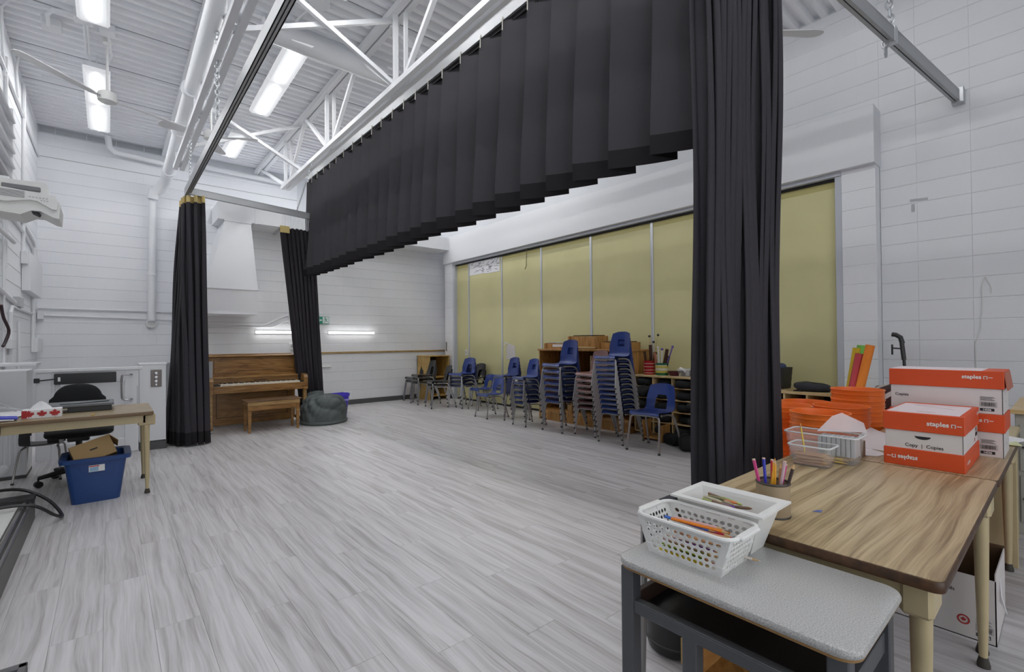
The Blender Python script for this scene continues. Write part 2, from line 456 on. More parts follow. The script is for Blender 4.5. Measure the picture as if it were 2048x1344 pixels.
p1 = struct('wall_pier_near', G().box(PX+D, 1.30+.003, 0, XR+.05, 1.60, 3.13), WHITE)
blocks(p1, PX, 1.30, 1.60, 0, 3.13, .0904, 'x-', 60, True)
p2 = struct('wall_pier_far', G().box(PX-.03+D, 9.25, 0, XR+.05, 9.56, 3.13), WHITE)
blocks(p2, PX-.03, 9.25, 9.56, 0, 3.13, .0904, 'x-', 60, True)
struct('wall_front_light_block', G().box(3.1, YF-.2, 0, XR+.2, YF, ZD), WHITE)  # unseen half wall added to keep sky light off the right wall
struct('trim_1', G().box(6.0, 1.29, 3.13, XR+.1, 9.56, 3.735, .004), DRYW)          # bulkhead over the opening
struct('baseboard_back', G().box(3.0, YC-.012, 0, XR, YC, .1, .004), RUBBER)
struct('baseboard_right', G().box(PX-.045, 9.25, 0, PX-.03, 9.57, .1, .003), RUBBER)
struct('trim_2', G().box(2.9, YC-.022, 1.082, XR-.01, YC, 1.122, .003), wood('trim_oak', (.30, .19, .075), (.42, .30, .14), 0, 2, .45, 12))

# corrugated roof deck
prof = []
y = YF-.2; P = .152
while y < YB+.15:
    prof += [(y, 0), (y+.058, 0), (y+.076, .072), (y+.134, .072)]; y += P
def deck(nm, x0, x1, dz):
    g = G(); n = len(prof)
    g._add([(x0, p[0], ZD-.03+p[1]+dz) for p in prof]+[(x1, p[0], ZD-.03+p[1]+dz) for p in prof], [(i, i+1, n+i+1, n+i) for i in range(n-1)])
    return g
ce = struct('ceiling', G().box(XL-.2, YF-.2, ZD+.06, XR+.2, YB+.2, ZD+.15), DECK)
dk = [(XL-.2, -.1), (-.1, 1.45), (1.45, 3.0), (3.0, 4.6), (4.6, XR+.2)]
obj('deck_sheet', deck('d', XL-.2, XR+.2, 0), DECK, ce, smooth=False)
g = G()
for yy in (5.0, 6.06, 7.13, 8.2, 9.26): g.box(XL, yy-.006, ZD-.034, XR, yy+.006, ZD-.029)
obj('sheet_lap', g, mat('lap_line_grey', (.3, .31, .33), .7), ce)  # thin grey strips along the deck sheet seams

# ================================================================ STEEL AND SERVICES OVERHEAD
def joist(x, label):
    t = thing('roof_joist', label, 'joist', (x, 4, 4.1))
    zt, zb = 4.93, 4.10
    obj('top_chord', G().bar((x-.045, -2, zt), (x-.045, YB, zt), .07, .075).bar((x+.045, -2, zt), (x+.045, YB, zt), .07, .075), STEEL, t)
    obj('bottom_chord', G().bar((x-.045, -2, zb), (x-.045, 9.15, zb), .06, .06).bar((x+.045, -2, zb), (x+.045, 9.15, zb), .06, .06), STEEL, t)
    pan = [9.0, 6.9, 4.75, 2.6, .45]
    for i, y in enumerate(pan):
        obj('web_bar', G().bar((x-.03, y, zb), (x-.03, y, zt), .035, .05, (1, 0, 0)), STEEL, t)
        obj('web_bar', G().bar((x+.03, y-.12, zb), (x+.03, y-.12, zt), .03, .04, (1, 0, 0)), STEEL, t)
        if i < len(pan)-1:
            ym = (y+pan[i+1])/2
            obj('web_bar', G().bar((x, y-.1, zb), (x, ym, zt), .05, .045, (1, 0, 0)), STEEL, t)
            obj('web_bar', G().bar((x, ym, zt), (x, pan[i+1], zb), .05, .045, (1, 0, 0)), STEEL, t)
    obj('web_bar', G().bar((x, 9.0, zb), (x, 10.9, zt), .05, .045, (1, 0, 0)), STEEL, t)
    return t
joist(.84, 'white open web steel joist above the left curtain track and thick pipe')
joist(2.42, 'white open web steel joist just behind the black valance')
joist(4.0, 'white open web steel joist hidden behind the valance over the chairs')
def bridging(y, x0, x1, label):
    t = thing('cross_bridging', label, 'brace', ((x0+x1)/2, y, 4.5))
    obj('brace_bar', G().bar((x0, y-.03, 4.9), (x1, y-.03, 4.13), .045, .045), STEEL, t)
    obj('brace_bar', G().bar((x0, y+.03, 4.13), (x1, y+.03, 4.9), .045, .045), STEEL, t)
bridging(4.82, .84, 2.42, 'white crossed brace between joists near the wide ceiling lamp')
bridging(8.15, .84, 2.42, 'white crossed brace between joists behind the ceiling fan')
bridging(4.95, 2.42, 4.0, 'white crossed brace beyond the joist behind the valance')

t = thing('sprinkler_main', 'thick white pipe under the left joist turning down the back wall', 'pipe', (.6, 11.0, 1.7))
obj('pipe_run', G().tube([(.735, -2, 4.43), (.75, 5, 4.43), (.80, 10.55, 4.37)], .085, 16), STEEL, t)
obj('pipe_elbow', G().tube([(.80, 10.45, 4.37), (.80, 10.75, 4.33), (.72, 10.93, 4.2), (.63, 10.98, 4.13), (.615, 11.0, 4.0)], .092, 16), STEEL, t)
obj('downpipe', G().tube([(.615, 11.03, 4.1), (.60, 11.03, 1.74)], .062, 16), STEEL, t)
obj('clamp', G().tube([(.545, 11.03, 2.60), (.655, 11.03, 2.60)], .012, 8).lathe([(.068, -.02), (.072, 0), (.068, .02)], 16, (.605, 11.03, 2.60)), STEEL, t)
g = G(); 
for yy, xx in ((6.9, .757), (8.3, .775), (10.3, .797), (4.0, .745)): obj('coupling', G().tube([(xx, yy-.035, 4.43-.0109*max(0, yy-5)), (xx, yy+.035, 4.43-.0109*max(0, yy-5))], .104, 16), STEEL, t)
g = G().lathe([(.001, -.0), (.085, 0), (.09, .05), (.07, .075)], 16, (0, 0, 0)).xf(Matrix.Translation((.602, 11.15, 1.69)) @ Matrix.Rotation(PI/2, 4, 'X'))
obj('end_flange', g, WHITEP, t)
one('wall_pipe', G().tube([(-.02, 10.9, 4.98), (0, 10.95, 4.80), (.08, 11.0, 4.74), (.95, 11.02, 4.70)], .05, 12), STEEL, 'white elbowed pipe along the back wall top left of the joist', 'pipe')
one('wall_pipe', G().tube([(1.35, 11.03, 4.80), (3.1, 11.03, 4.78)], .05, 12), STEEL, 'white straight pipe along the back wall top right of the joist', 'pipe')
one('roof_duct', G().tube([(1.3, 5.78, 4.82), (2.75, 5.80, 4.82)], .12, 20), STEEL, 'short wide round white duct crossing the joist beside the big lamp', 'duct')

# ceiling lamps: wrap-around strips, one lens per unit
def lamp(x, ya, units, label, rot=0.0, ul=1.10):
    wd = .27; t = thing('ceiling_light', label, 'lamp', (x, ya, 4.75), rot)
    for k in range(units):
        y0 = k*ul; y1 = y0+ul-.012
        obj('lamp_housing', G().box(-wd/2+.02, y0, .045, wd/2-.02, y1, .12, .01), STEEL, t, world=False)
        poly = [(-wd/2, .05), (-wd/2, .02), (-wd/2+.03, 0), (wd/2-.03, 0), (wd/2, .02), (wd/2, .05)]
        l = obj('lamp_lens', G().prism(poly, 1, y0, y1), LENS, t, world=False, smooth=False)
        obj('lamp_tube', G().tube([(0, y0+.09, .004), (0, y1-.07, .004)], .023, 8), LENSB, l, world=False)
    for q in (.1, units*ul-.1): obj('hanger', G().tube([(0, q, .11), (0, q, .26)], .006, 6), STEEL, t, world=False)
    return t
lamp(-.13, 4.55, 2, 'white strip ceiling lamp cut off by the top edge, left of the pipe')
lamp(-.125, 7.91, 2, 'white two section strip ceiling lamp next to the left wall')
lamp(1.69, 5.68, 2, 'bright two section strip ceiling lamp between curtain track and valance', R(-.8))
lamp(1.66, 8.93, 1, 'short ceiling lamp behind the fan blades near the back wall', R(-.8))
for (x, y, s) in ((3.2, 5.7, 'middle row lamp above the valance'), (3.2, 8.6, 'rear lamp above the valance'), (4.9, 5.7, 'lamp above the yellow partition'), (4.9, 8.6, 'rear lamp above the yellow partition'),
                  (-.13, .6, 'left lamp behind the camera'), (1.7, .6, 'lamp over the camera'), (1.7, 3.0, 'lamp in front of the valance'), (3.4, .6, 'lamp over the tables')):
    lamp(x, y-.5, 2, 'white strip ceiling '+s)

def fan(x, y, z, angs, r, label, bw=1.0):
    t = thing('ceiling_fan', label, 'fan', (x, y, z))
    obj('canopy', G().lathe([(.02, 0), (.045, .02), (.05, .06), (.04, .1)], 12, (x, y, ZD-.14)), WHITEP, t)
    obj('downrod', G().tube([(x, y, z+.05), (x, y, ZD-.1)], .013, 8), WHITEP, t)
    obj('motor', G().lathe([(.04, -.07), (.09, -.05), (.10, 0), (.09, .05), (.03, .08)], 20, (x, y, z)), WHITEP, t)
    for a in angs:
        g = G(); n = 14; out = []
        prof = [(.16, -.05), (.35, -.065), (r-.09, -.085), (r-.03, -.07), (r, -.025), (r, .025), (r-.03, .07), (r-.09, .085), (.35, .065), (.16, .05)]
        g.prism([(p[0], p[1]*bw) for p in prof], 2, -.004, .004).box(.07, -.02, -.006, .2, .02, .006)
        g.xf(Matrix.Translation((x, y, z-.02)) @ Matrix.Rotation(R(a), 4, 'Z') @ Matrix.Rotation(R(11), 4, 'X'))
        obj('blade', g, mat('fan_blade', (.68, .68, .68), .5), t)
    return t
fan(1.10, 7.85, 4.25, (-33, 70, 190), .62, 'three blade white ceiling fan in front of the short rear lamp')
fan(-.02, 7.42, 4.26, (223, 20), .98, 'long two blade white ceiling fan below the lamp by the left wall', .55)
fan(4.75, 1.95, 4.3, (-38, 82, 202), .68, 'white ceiling fan, one blade showing right of the tall curtain')

# conduits and boxes under the deck on the left
def conduit(name, pts, r, label, cat='conduit', m=STEEL): return one(name, G().tube(pts, r, 8), m, label, cat)
zc = 4.93
conduit('ceiling_conduit', [(-.9, 7.75, 4.35), (-.9, 7.6, 4.6), (-.88, 7.35, zc), (-.8, 7.15, zc), (-.55, 7.1, zc), (-.28, 7.05, zc)], .013, 'thin white conduit arching from left wall to junction box')
conduit('ceiling_conduit', [(-.52, 7.35, zc-.05), (-.52, 7.2, zc), (-.46, 7.06, zc), (-.28, 7.02, zc)], .022, 'fat white bent conduit between two ceiling junction boxes')
conduit('ceiling_conduit', [(-.24, 6.98, zc-.02), (-.25, 6.4, zc), (-.25, 5.0, zc)], .025, 'wide white conduit running from junction box past the nearest lamp')
conduit('ceiling_conduit', [(-.22, 7.1, zc), (-.22, 7.9, zc), (-.19, 7.95, zc)], .014, 'white conduit dropping from junction box, ending near the lamp')
conduit('ceiling_conduit', [(-.19, 7.1, zc), (-.19, 8.7, zc), (-.22, 8.9, zc), (-.7, 8.9, zc)], .013, 'long white conduit from junction box bending left toward the wall')
conduit('ceiling_conduit', [(-.9, 8.75, 4.5), (-.9, 8.6, 4.8), (-.86, 8.45, zc), (-.7, 8.35, zc), (-.2, 8.35, zc)], .014, 'white curved conduit leaving the left wall below the fan')
conduit('ceiling_conduit', [(-.02, 6.8, zc), (-.02, 7.15, zc), (.0, 7.4, zc), (.02, 7.75, zc), (-.03, 7.9, zc-.08)], .014, 'white conduit feeding the end of the left wall lamp')
def jbox(x, y, z, a, label): one('junction_box', G().box(x-a, y-a, z-.045, x+a, y+a, z+.05, .008), STEEL, label, 'electrical box')
jbox(-.22, 7.03, zc, .08, 'square white junction box where the ceiling conduits meet')
jbox(-.5, 7.42, zc, .085, 'white junction box under the deck near the left wall')
jbox(-.02, 7.15, zc, .07, 'white junction box between the two left lamps')
g = G().lathe([(.10, 0), (.11, .02), (.11, .06), (.06, .08)], 8, (1.70, 5.12, 4.90)); 
t = one('junction_box', g, STEEL, 'octagonal white ceiling box near the top of the curtain track', 'electrical box')
conduit('ceiling_conduit', [(1.62, 5.12, zc), (1.45, 5.2, zc), (1.35, 5.0, zc), (1.1, 5.0, zc)], .02, 'white bent conduit left of the octagonal box')
conduit('ceiling_conduit', [(1.68, 5.2, zc), (1.6, 5.6, zc)], .014, 'short white conduit from octagonal box to the wide lamp')
# ================================================================ CURTAIN TRACKS, CURTAINS
def track(a, b, label, wd=.05, ht=.085):
    t = thing('curtain_track', label, 'track', ((a[0]+b[0])/2, (a[1]+b[1])/2, a[2]))
    a, b = Vector(a), Vector(b); d = (b-a).normalized(); sx = d.cross(Vector((0, 0, 1))).normalized()
    g = G()
    for o in (-1, 1):
        g.bar(a+sx*o*(wd/2-.004)+Vector((0, 0, ht/2)), b+sx*o*(wd/2-.004)+Vector((0, 0, ht/2)), .008, ht)
        g.bar(a+sx*o*(wd/2-.012)+Vector((0, 0, .004)), b+sx*o*(wd/2-.012)+Vector((0, 0, .004)), .023, .008)
    g.bar(a+Vector((0, 0, ht)), b+Vector((0, 0, ht)), wd, .008)
    obj('channel', g, mat('track_steel', (.40, .41, .42), .42, .5), t, smooth=False)
    obj('track_slot', G().bar(a+Vector((0, 0, .02)), b+Vector((0, 0, .02)), wd-.02, .02), DARK, t, smooth=False)
    return t
track((.80, -1.5, 3.30), (.80, 7.72, 3.30), 'long grey curtain track running overhead to the left black curtain', .055, .10)
track((.80, 7.52, 3.285), (2.36, 7.52, 3.20), 'short grey curtain track along the back between the two rear curtains')
track((2.22, 1.14, 3.60), (6.25, .68, 3.575), 'grey curtain track reaching the white block wall at right', .055, .10)
t = track((2.36, -1.5, 3.80), (2.36, 7.55, 3.81), 'grey pipe and track carrying the black valance', .06, .09)

def chain(pts, label, link=.034, r=.0042):
    g = G(); a, b = Vector(pts[0]), Vector(pts[1]); d = b-a; n = max(2, int(d.length/(link*.74)))
    q = Vector((0, 0, 1)).rotation_difference(d.normalized()).to_matrix().to_4x4()
    for i in range(n):
        c = a+d*(i+.5)/n; o0 = len(g.v)
        ring = [(link*.30*math.cos(k*PI/5), 0, link*.5*math.sin(k*PI/5)) for k in range(10)]
        g.tube(ring, r, 5, closed=True)
        m = Matrix.Translation(c) @ q @ Matrix.Rotation(PI/2*(i % 2), 4, 'Z')
        g.xf(m, o0)
    return one('chain', g, GALV, label, 'chain')
chain([(.80, 5.35, 3.40), (.80, 5.35, 4.9)], 'galvanised chain holding the long left curtain track', .055, .006)
chain([(.80, 7.45, 3.38), (.82, 7.45, 4.06)], 'bunched chain above the left black curtain')
chain([(2.15, 7.52, 3.29), (2.36, 7.45, 4.07)], 'slanting chain above the second rear curtain')
chain([(4.60, .87, 3.69), (4.58, .92, 4.98)], 'galvanised chain on the track at the white block wall', .075, .008)
one('track_clip', G().box(4.565, .835, 3.58, 4.635, .905, 3.70, .004), GALV, 'metal clamp where the chain meets the right track', 'clamp')
chain([(4.52, .89, 3.60), (4.52, .89, 3.46)], 'two loose chain links dangling below the right track', .075, .008)
g = G().box(6.17, .63, 3.555, 6.262, .72, 3.70, .004); one('wall_bracket', g, GALV, 'grey bracket fixing the track end to the block wall', 'bracket')

def lerp(a, b, t): return tuple(x+(y-x)*t for x, y in zip(a, b))
def poly_at(P, s):
    L = [0]
    for i in range(len(P)-1): L.append(L[-1]+math.dist(P[i], P[i+1]))
    d = s*L[-1]
    for i in range(len(P)-1):
        if d <= L[i+1] or i == len(P)-2:
            f = (d-L[i])/max(1e-6, L[i+1]-L[i]); p = lerp(P[i], P[i+1], min(1, f))
            tx = P[i+1][0]-P[i][0]; ty = P[i+1][1]-P[i][1]; l = math.hypot(tx, ty)
            return p, (-ty/l, tx/l)
def drape(top, bot, z0, z1, n, amp0, amp1, seed, mid=None, nu=220, nv=34):
    rnd = random.Random(seed)
    ph = [rnd.uniform(-.9, .9) for _ in range(n+2)]; am = [rnd.uniform(.55, 1.25) for _ in range(n+2)]; dr = [rnd.uniform(-1, 1) for _ in range(n+2)]
    def f(u, v):
        # v 0 top .. 1 bottom
        pt, nt = poly_at(top, u); pb, nb = poly_at(bot, u)
        s = v
        if mid: s = mid(v)
        p = lerp(pt, pb, s); nx = nt[0]*(1-s)+nb[0]*s; ny = nt[1]*(1-s)+nb[1]*s; l = math.hypot(nx, ny); nx /= l; ny /= l
        k = u*n; i = int(k); fr = k-i
        a = am[i]*(1-fr)+am[i+1]*fr; d = dr[i]*(1-fr)+dr[i+1]*fr; q = ph[i]*(1-fr)+ph[i+1]*fr
        an = 2*PI*k + q*.9 + d*.7*math.sin(v*2.3+q)
        w = math.sin(an); w = math.copysign(abs(w)**.75, w)
        off = (amp0*(1-v)+amp1*v)*a*w + .012*math.sin(9*v+5*d+k)
        al = .6*(amp0*(1-v)+amp1*v)*math.sin(2*an)
        return (p[0]+nx*off+ny*al, p[1]+ny*off-nx*al, z0+(z1-z0)*v + .004*math.sin(7*k)*v)
    return f
def curtain(name, label, top, bot, zt, zb, n, a0, a1, seed, tape=.07, mid=None):
    c = top[len(top)//2]
    t = thing('stage_curtain', label, 'curtain', (bot[len(bot)//2][0], bot[len(bot)//2][1], zb))
    F = drape(top, bot, zt, zb, n, a0, a1, seed, mid)
    H = zt-zb; vt = tape/H; vh = 1-.16/H
    obj('drape', G().grid(lambda u, v: F(u, vt+(vh-vt)*v), 260, 30), CURT, t, ang=180)
    obj('heading_tape', G().grid(lambda u, v: F(u, vt*v), 260, 3), TAPE, t, ang=180)
    obj('hem', G().grid(lambda u, v: F(u, vh+(1-vh)*v), 260, 4), HEM, t, ang=180)
    return t
c1 = curtain('c', 'gathered black floor length curtain left of the upright piano', [(.80, 8.15), (.80, 7.62), (.99, 7.50)], [(.62, 7.72), (.72, 7.34), (1.0, 7.36)], 3.28, .02, 9, .055, .075, 3, .09)
g = G()
for i in range(7):
    y = 7.55+.1*i; g.tube([(.80, y, 3.31), (.80, y, 3.25)], .004, 5)
obj('curtain_hook', g, GALV, c1, kind='stuff')
c2 = curtain('c', 'black curtain swept aside behind the beanbag and right of the piano', [(1.93, 7.52), (2.40, 7.52)], [(2.50, 8.48), (2.83, 8.40)], 3.02, .05, 8, .045, .05, 5, .001)
obj('heading_tape', G().box(1.90, 7.44, 2.93, 2.03, 7.455, 3.03, .002), TAPE, c2)
for i in range(20):
    x = 1.95+i*.0215
    obj('curtain_hook', G().tube([(x, 7.52, 3.205), (x+.004, 7.515, 3.01)], .0045, 5), GALV, c2)
c3 = curtain('c', 'tall black curtain hanging in front of the yellow partition by the tables', [(2.30, 1.22), (2.60, 1.17), (2.98, 1.10)], [(2.23, 1.20), (2.52, 1.15), (2.86, 1.11)], 3.58, .02, 13, .045, .055, 11, .07)

# valance: pleats lapped like a saw blade, each turned toward the camera side
t = thing('valance', 'long pleated black valance hung along the overhead track', 'valance', (2.36, 4.2, 2.33))
pl = []; y = 7.62; rnd = random.Random(4)
while y > 1.42: pl.append(y); y -= rnd.uniform(.24, .30)
def val_pts(v, zf):
    """outline in plan at height fraction v (0 top, 1 hem)"""
    out = []
    for i, y in enumerate(pl):
        p = (pl[i]-pl[i+1]) if i < len(pl)-1 else .27
        a = .05+.145*min(1, v*1.1+.02)*(.75+.4*((i*37) % 10)/10)
        lap = .03+.035*v
        for k in range(7):
            f = k/6; out.append((2.36+a*(f-.5)+.010*math.sin(PI*f)*(.5+v)+.006*math.sin(5*v+i), y-(p+lap)*f+lap*.5))
        out.append((2.36+a*.5-.004-.012*v, y-p-lap*.5+.004)); 
    return out
VT, VB = 3.795, 2.335
lev = [0, .06, .15, .3, .5, .7, .85, .925]
def vsheet(levels):
    g = G(); rows = [val_pts(v, 0) for v in levels]; n = len(rows[0])
    vs = [(p[0], p[1], VT+(VB-VT)*v) for v, r in zip(levels, rows) for p in r]
    fs = [(j*n+i, j*n+i+1, (j+1)*n+i+1, (j+1)*n+i) for j in range(len(levels)-1) for i in range(n-1)]
    return g._add(vs, fs)
obj('pleated_cloth', vsheet(lev), VALC, t, solid=0, ang=50)
obj('hem_band', vsheet([.925, .93, .96, 1.0]), HEM, t, ang=50)
obj('heading_tape', G().bar((2.36, 1.25, 3.79), (2.36, 7.6, 3.79), .02, .05), HEM, t)
for i, y in enumerate(pl):
    obj('tie_hook', G().tube([(2.325, y, 3.83), (2.318, y-.005, 3.72)], .004, 5).lathe([(.001, -.01), (.009, 0), (.001, .01)], 6, (2.325, y, 3.81)), mat('pale_cord', (.6, .58, .5), .6), t)

# ================================================================ FAR END
# range hood and duct on the back right wall
t = thing('range_hood', 'white sheet metal exhaust hood above the upright piano', 'hood', (1.59, YC, 1.8))
yf0, yf1 = 9.30, 9.08
nk = [(1.50, yf0), (1.90, yf0), (1.90, YC), (1.50, YC)]
lo = [(1.20, yf1), (1.96, yf1), (1.96, YC), (1.20, YC)]
obj('canopy', G()._add([(*p, 3.41) for p in nk]+[(*p, 2.235) for p in lo], [(0, 1, 5, 4), (1, 2, 6, 5), (2, 3, 7, 6), (3, 0, 4, 7), (0, 3, 2, 1), (4, 5, 6, 7)]), DRYW, t, smooth=False)
obj('skirt', G().box(1.20, yf1, 1.81, 1.96, YC, 2.225), DRYW, t)
obj('seam_trim', G().box(1.195, yf1-.012, 2.215, 1.97, YC, 2.24, .003).box(1.49, yf0-.01, 3.40, 1.91, YC, 3.425, .003), DRYW, t)
obj('lip', G().box(1.18, yf1-.02, 1.80, 1.95, YC, 1.812), DRYW, t)
t = thing('air_duct', 'rectangular white air duct along the top of the back wall', 'duct', (3.5, 9.6, 3.42))
obj('duct_run', G().box(1.40, 9.30, 3.425, 6.0, YC, 3.72, .003), DRYW, t)
obj('flange', G().box(1.96, 9.285, 3.415, 2.0, YC, 3.735, .002), DRYW, t)
obj('flange', G().box(4.2, 9.285, 3.415, 4.24, YC, 3.735, .002), DRYW, t)
obj('hanger_strut', G().bar((2.42, 9.27, 3.41), (2.42, YC, 3.41), .035, .03), GREYP, t)

def strip(x0, x1, label):
    t = thing('strip_light', label, 'lamp', ((x0+x1)/2, YC, 1.50))
    obj('lamp_body', G().box(x0, YC-.03, 1.488, x1, YC-.006, 1.548, .004), STEEL, t)
    obj('lamp_tube', G().tube([(x0+.005, YC-.045, 1.517), (x1-.005, YC-.045, 1.517)], .021, 10), TUBE, t)
strip(2.09, 2.87, 'lit strip lamp on the wall above the piano, left of the curtain')
strip(3.44, 4.42, 'lit strip lamp on the bare wall beneath the exit sign')
t = thing('exit_sign', 'small green and white exit sign with arrow and running figure', 'sign', (3.32, YC, 1.70))
obj('sign_plate', G().box(3.17, YC-.035, 1.70, 3.455, YC-.002, 1.845, .004), EXITG, t)
yy = YC-.038
obj('figure_panel', G().box(3.325, yy, 1.708, 3.447, yy+.004, 1.837), EXITW, t)
def flat(poly, y): return G().prism(poly, 1, y-.001, y+.001)
a = G().prism([(3.20, 1.772), (3.245, 1.815), (3.27, 1.815), (3.24, 1.785), (3.31, 1.785), (3.31, 1.759), (3.24, 1.759), (3.27, 1.729), (3.245, 1.729)], 1, yy-.001, yy+.002)
obj('arrow', a, EXITW, t)
g = G().lathe([(.001, -.002), (.011, -.002), (.011, .002), (.001, .002)], 10, (0, 0, 0)).xf(Matrix.Translation((3.372, yy-.001, 1.82)) @ Matrix.Rotation(PI/2, 4, 'X'))
for p, q, wd in (((3.378, 1.803), (3.392, 1.765), .016), ((3.392, 1.768), (3.366, 1.745), .011), ((3.366, 1.745), (3.350, 1.722), .009), ((3.392, 1.768), (3.41, 1.745), .011), ((3.41, 1.745), (3.432, 1.735), .009), ((3.376, 1.80), (3.354, 1.786), .008), ((3.354, 1.786), (3.345, 1.768), .007), ((3.382, 1.80), (3.408, 1.79), .008), ((3.408, 1.79), (3.42, 1.805), .007)):
    g.bar((p[0], yy-.001, p[1]), (q[0], yy-.001, q[1]), .003, wd)
obj('running_figure', g, EXITG, t)
conduit('wall_conduit', [(1.3, YC-.015, 1.645), (2.2, YC-.015, 1.655), (2.28, YC-.015, 1.68), (2.62, YC-.015, 1.845), (2.70, YC-.015, 1.86)], .012, 'upper white conduit rising to the box behind the curtain')
conduit('wall_conduit', [(1.3, YC-.015, 1.60), (2.36, YC-.015, 1.615), (2.44, YC-.015, 1.64), (2.58, YC-.015, 1.72), (2.68, YC-.015, 1.745)], .012, 'lower white conduit rising to the box behind the curtain')
one('wall_box', G().box(2.68, YC-.06, 1.66, 2.82, YC, 1.93, .006), STEEL, 'white electrical box on the wall behind the second curtain', 'electrical box')
t = thing('thermostat', 'small white thermostat on the wall above the piano corner', 'thermostat', (2.75, YC, 1.18))
obj('plate', G().box(2.69, YC-.02, 1.12, 2.81, YC, 1.31, .006), WHITEP, t)
obj('dial', G().lathe([(.035, 0), (.03, .015)], 14, (0, 0, 0)).xf(Matrix.Translation((2.75, YC-.02, 1.255)) @ Matrix.Rotation(PI/2, 4, 'X')), GREYP, t)
obj('label_strip', G().box(2.71, YC-.023, 1.14, 2.79, YC-.02, 1.185), GREYP, t)
t = thing('wall_lever', 'white rounded lever handle low on the back wall', 'handle', (3.4, YC, .82))
obj('rose', G().box(3.30, YC-.015, .79, 3.36, YC, .85, .005), WHITEP, t)
obj('grip', G().tube([(3.31, YC-.03, .82), (3.36, YC-.035, .82), (3.47, YC-.035, .82), (3.50, YC-.03, .815)], [.014, .017, .017, .008], 10), WHITEP, t)
one('floor_stick', G().tube([(3.15, 9.75, .275), (3.69, 9.75, .28)], .012, 6).tube([(3.2, 9.76, .27), (3.2, 9.85, .012)], .01, 6).tube([(3.65, 9.76, .27), (3.65, 9.85, .012)], .01, 6), BLACKP, 'thin black rail on short legs behind the violet bin', 'rail')

# upright piano
px0, px1 = 1.09, 2.46
t = thing('upright_piano', 'brown wooden upright piano against the back wall beside the curtain', 'piano', (1.77, 8.6, 0))
obj('case', G().box(px0+.03, 8.62, .07, px1-.03, 9.02, 1.10, .004), WALNUT, t)
obj('upper_panel', G().box(px0+.04, 8.40, .80, px1-.04, 8.62, 1.095, .004), WALNUT, t)
g = G()
xa, xb, za, zb2 = px0+.12, px1-.1, .85, 1.065
zl = .885
for p, q in (((xa, za), (xa, zb2)), ((xa, zb2), (xb, zb2)), ((xb, zb2), (xb, za)), ((xa, za), (1.50, za)), ((1.50, za), (1.54, zl)), ((1.54, zl), (2.03, zl)), ((2.03, zl), (2.07, za)), ((2.07, za), (xb, za))):
    g.bar((p[0], 8.399, p[1]), (q[0], 8.399, q[1]), .006, .006)
obj('panel_moulding', g, mat('dark_walnut_line', (.05, .022, .006), .5), t)
obj('lid', G().box(px0, 8.36, 1.10, px1, 9.04, 1.125, .006).box(px0+.06, 8.75, 1.125, px1-.04, 9.02, 1.14, .004), WALNUT, t)
for x in (px0, px1-.06):
    obj('side_cheek', G().prism([(8.02, .57), (8.02, .76), (8.05, .80), (8.12, .815), (8.62, .815), (8.62, .57)], 0, x, x+.06), WALNUT, t)
    obj('front_leg', G().box(x+.005, 8.06, .10, x+.055, 8.14, .57, .008), WALNUTL, t)
    obj('toe_block', G().box(x, 8.04, .05, x+.06, 8.62, .10, .006), WALNUT, t)
    obj('caster', G().tube([(x+.01, 8.10, .026), (x+.05, 8.10, .026)], .026, 12), GALV, t)
obj('key_bed', G().box(px0+.06, 8.02, .575, px1-.06, 8.62, .665, .006).box(px0+.06, 8.015, .60, px1-.06, 8.03, .64, .004), WALNUT, t)
obj('key_slip', G().box(px0+.06, 8.02, .66, px1-.06, 8.04, .685, .003), WALNUT, t)
obj('fallboard', G().box(px0+.06, 8.23, .69, px1-.06, 8.25, .79, .003).box(px0+.06, 8.20, .785, px1-.06, 8.42, .808, .003), WALNUT, t)
obj('key_block', G().box(px0+.06, 8.06, .66, px0+.15, 8.24, .705, .003), BLACKP, t)
obj('key_block', G().box(px1-.12, 8.06, .66, px1-.06, 8.24, .705, .003), BLACKP, t)
kx0, kx1 = px0+.15, px1-.12; kw = (kx1-kx0)/52
g = G(); g2 = G()
for i in range(52):
    g.box(kx0+i*kw+.0005, 8.035, .68, kx0+(i+1)*kw-.0005, 8.235, .71, .001)
    if (i+5) % 7 not in (2, 6) and i < 51: g2.box(kx0+(i+1)*kw-.0055, 8.135, .71, kx0+(i+1)*kw+.0055, 8.235, .722, .002)
obj('white_keys', g, IVORY, t, kind='stuff'); obj('black_keys', g2, BLACKP, t, kind='stuff')
obj('lower_panel', G().box(px0+.06, 8.60, .09, px1-.06, 8.63, .575, .004), WALNUT, t)
g = G()
for p, q in (((1.27, .15), (1.27, .52)), ((1.27, .52), (2.30, .52)), ((2.30, .52), (2.30, .15)), ((1.27, .15), (2.30, .15))): g.bar((p[0], 8.598, p[1]), (q[0], 8.598, q[1]), .006, .008)
obj('panel_moulding', g, mat('dark_walnut_line', (0, 0, 0)), t)
obj('kick_board', G().box(px0+.06, 8.58, .03, px1-.06, 8.64, .115, .004), WALNUT, t)
for x in (1.70, 1.86): obj('pedal', G().box(x-.014, 8.44, .05, x+.014, 8.60, .062, .004), mat('brass', (.55, .38, .12), .3, 1), t)
obj('maker_mark', G().box(1.72, 8.226, .735, 1.89, 8.23, .748), mat('dark_walnut_line', (0, 0, 0)), t)
t = thing('piano_bench', 'wooden piano bench with light rim standing before the piano', 'bench', (1.9, 7.93, 0))
t.rotation_euler = (0, 0, R(0))
bx0, bx1, by0, by1 = 1.53, 2.25, 7.72, 8.06
obj('seat_top', G().box(bx0-.02, by0-.02, .455, bx1+.02, by1+.02, .472, .004), wood('bench_top', (.10, .045, .018), (.24, .14, .07), 0, 2, .4, 12), t)
obj('apron', G().box(bx0, by0, .395, bx1, by1, .455, .003), WALNUTL, t)
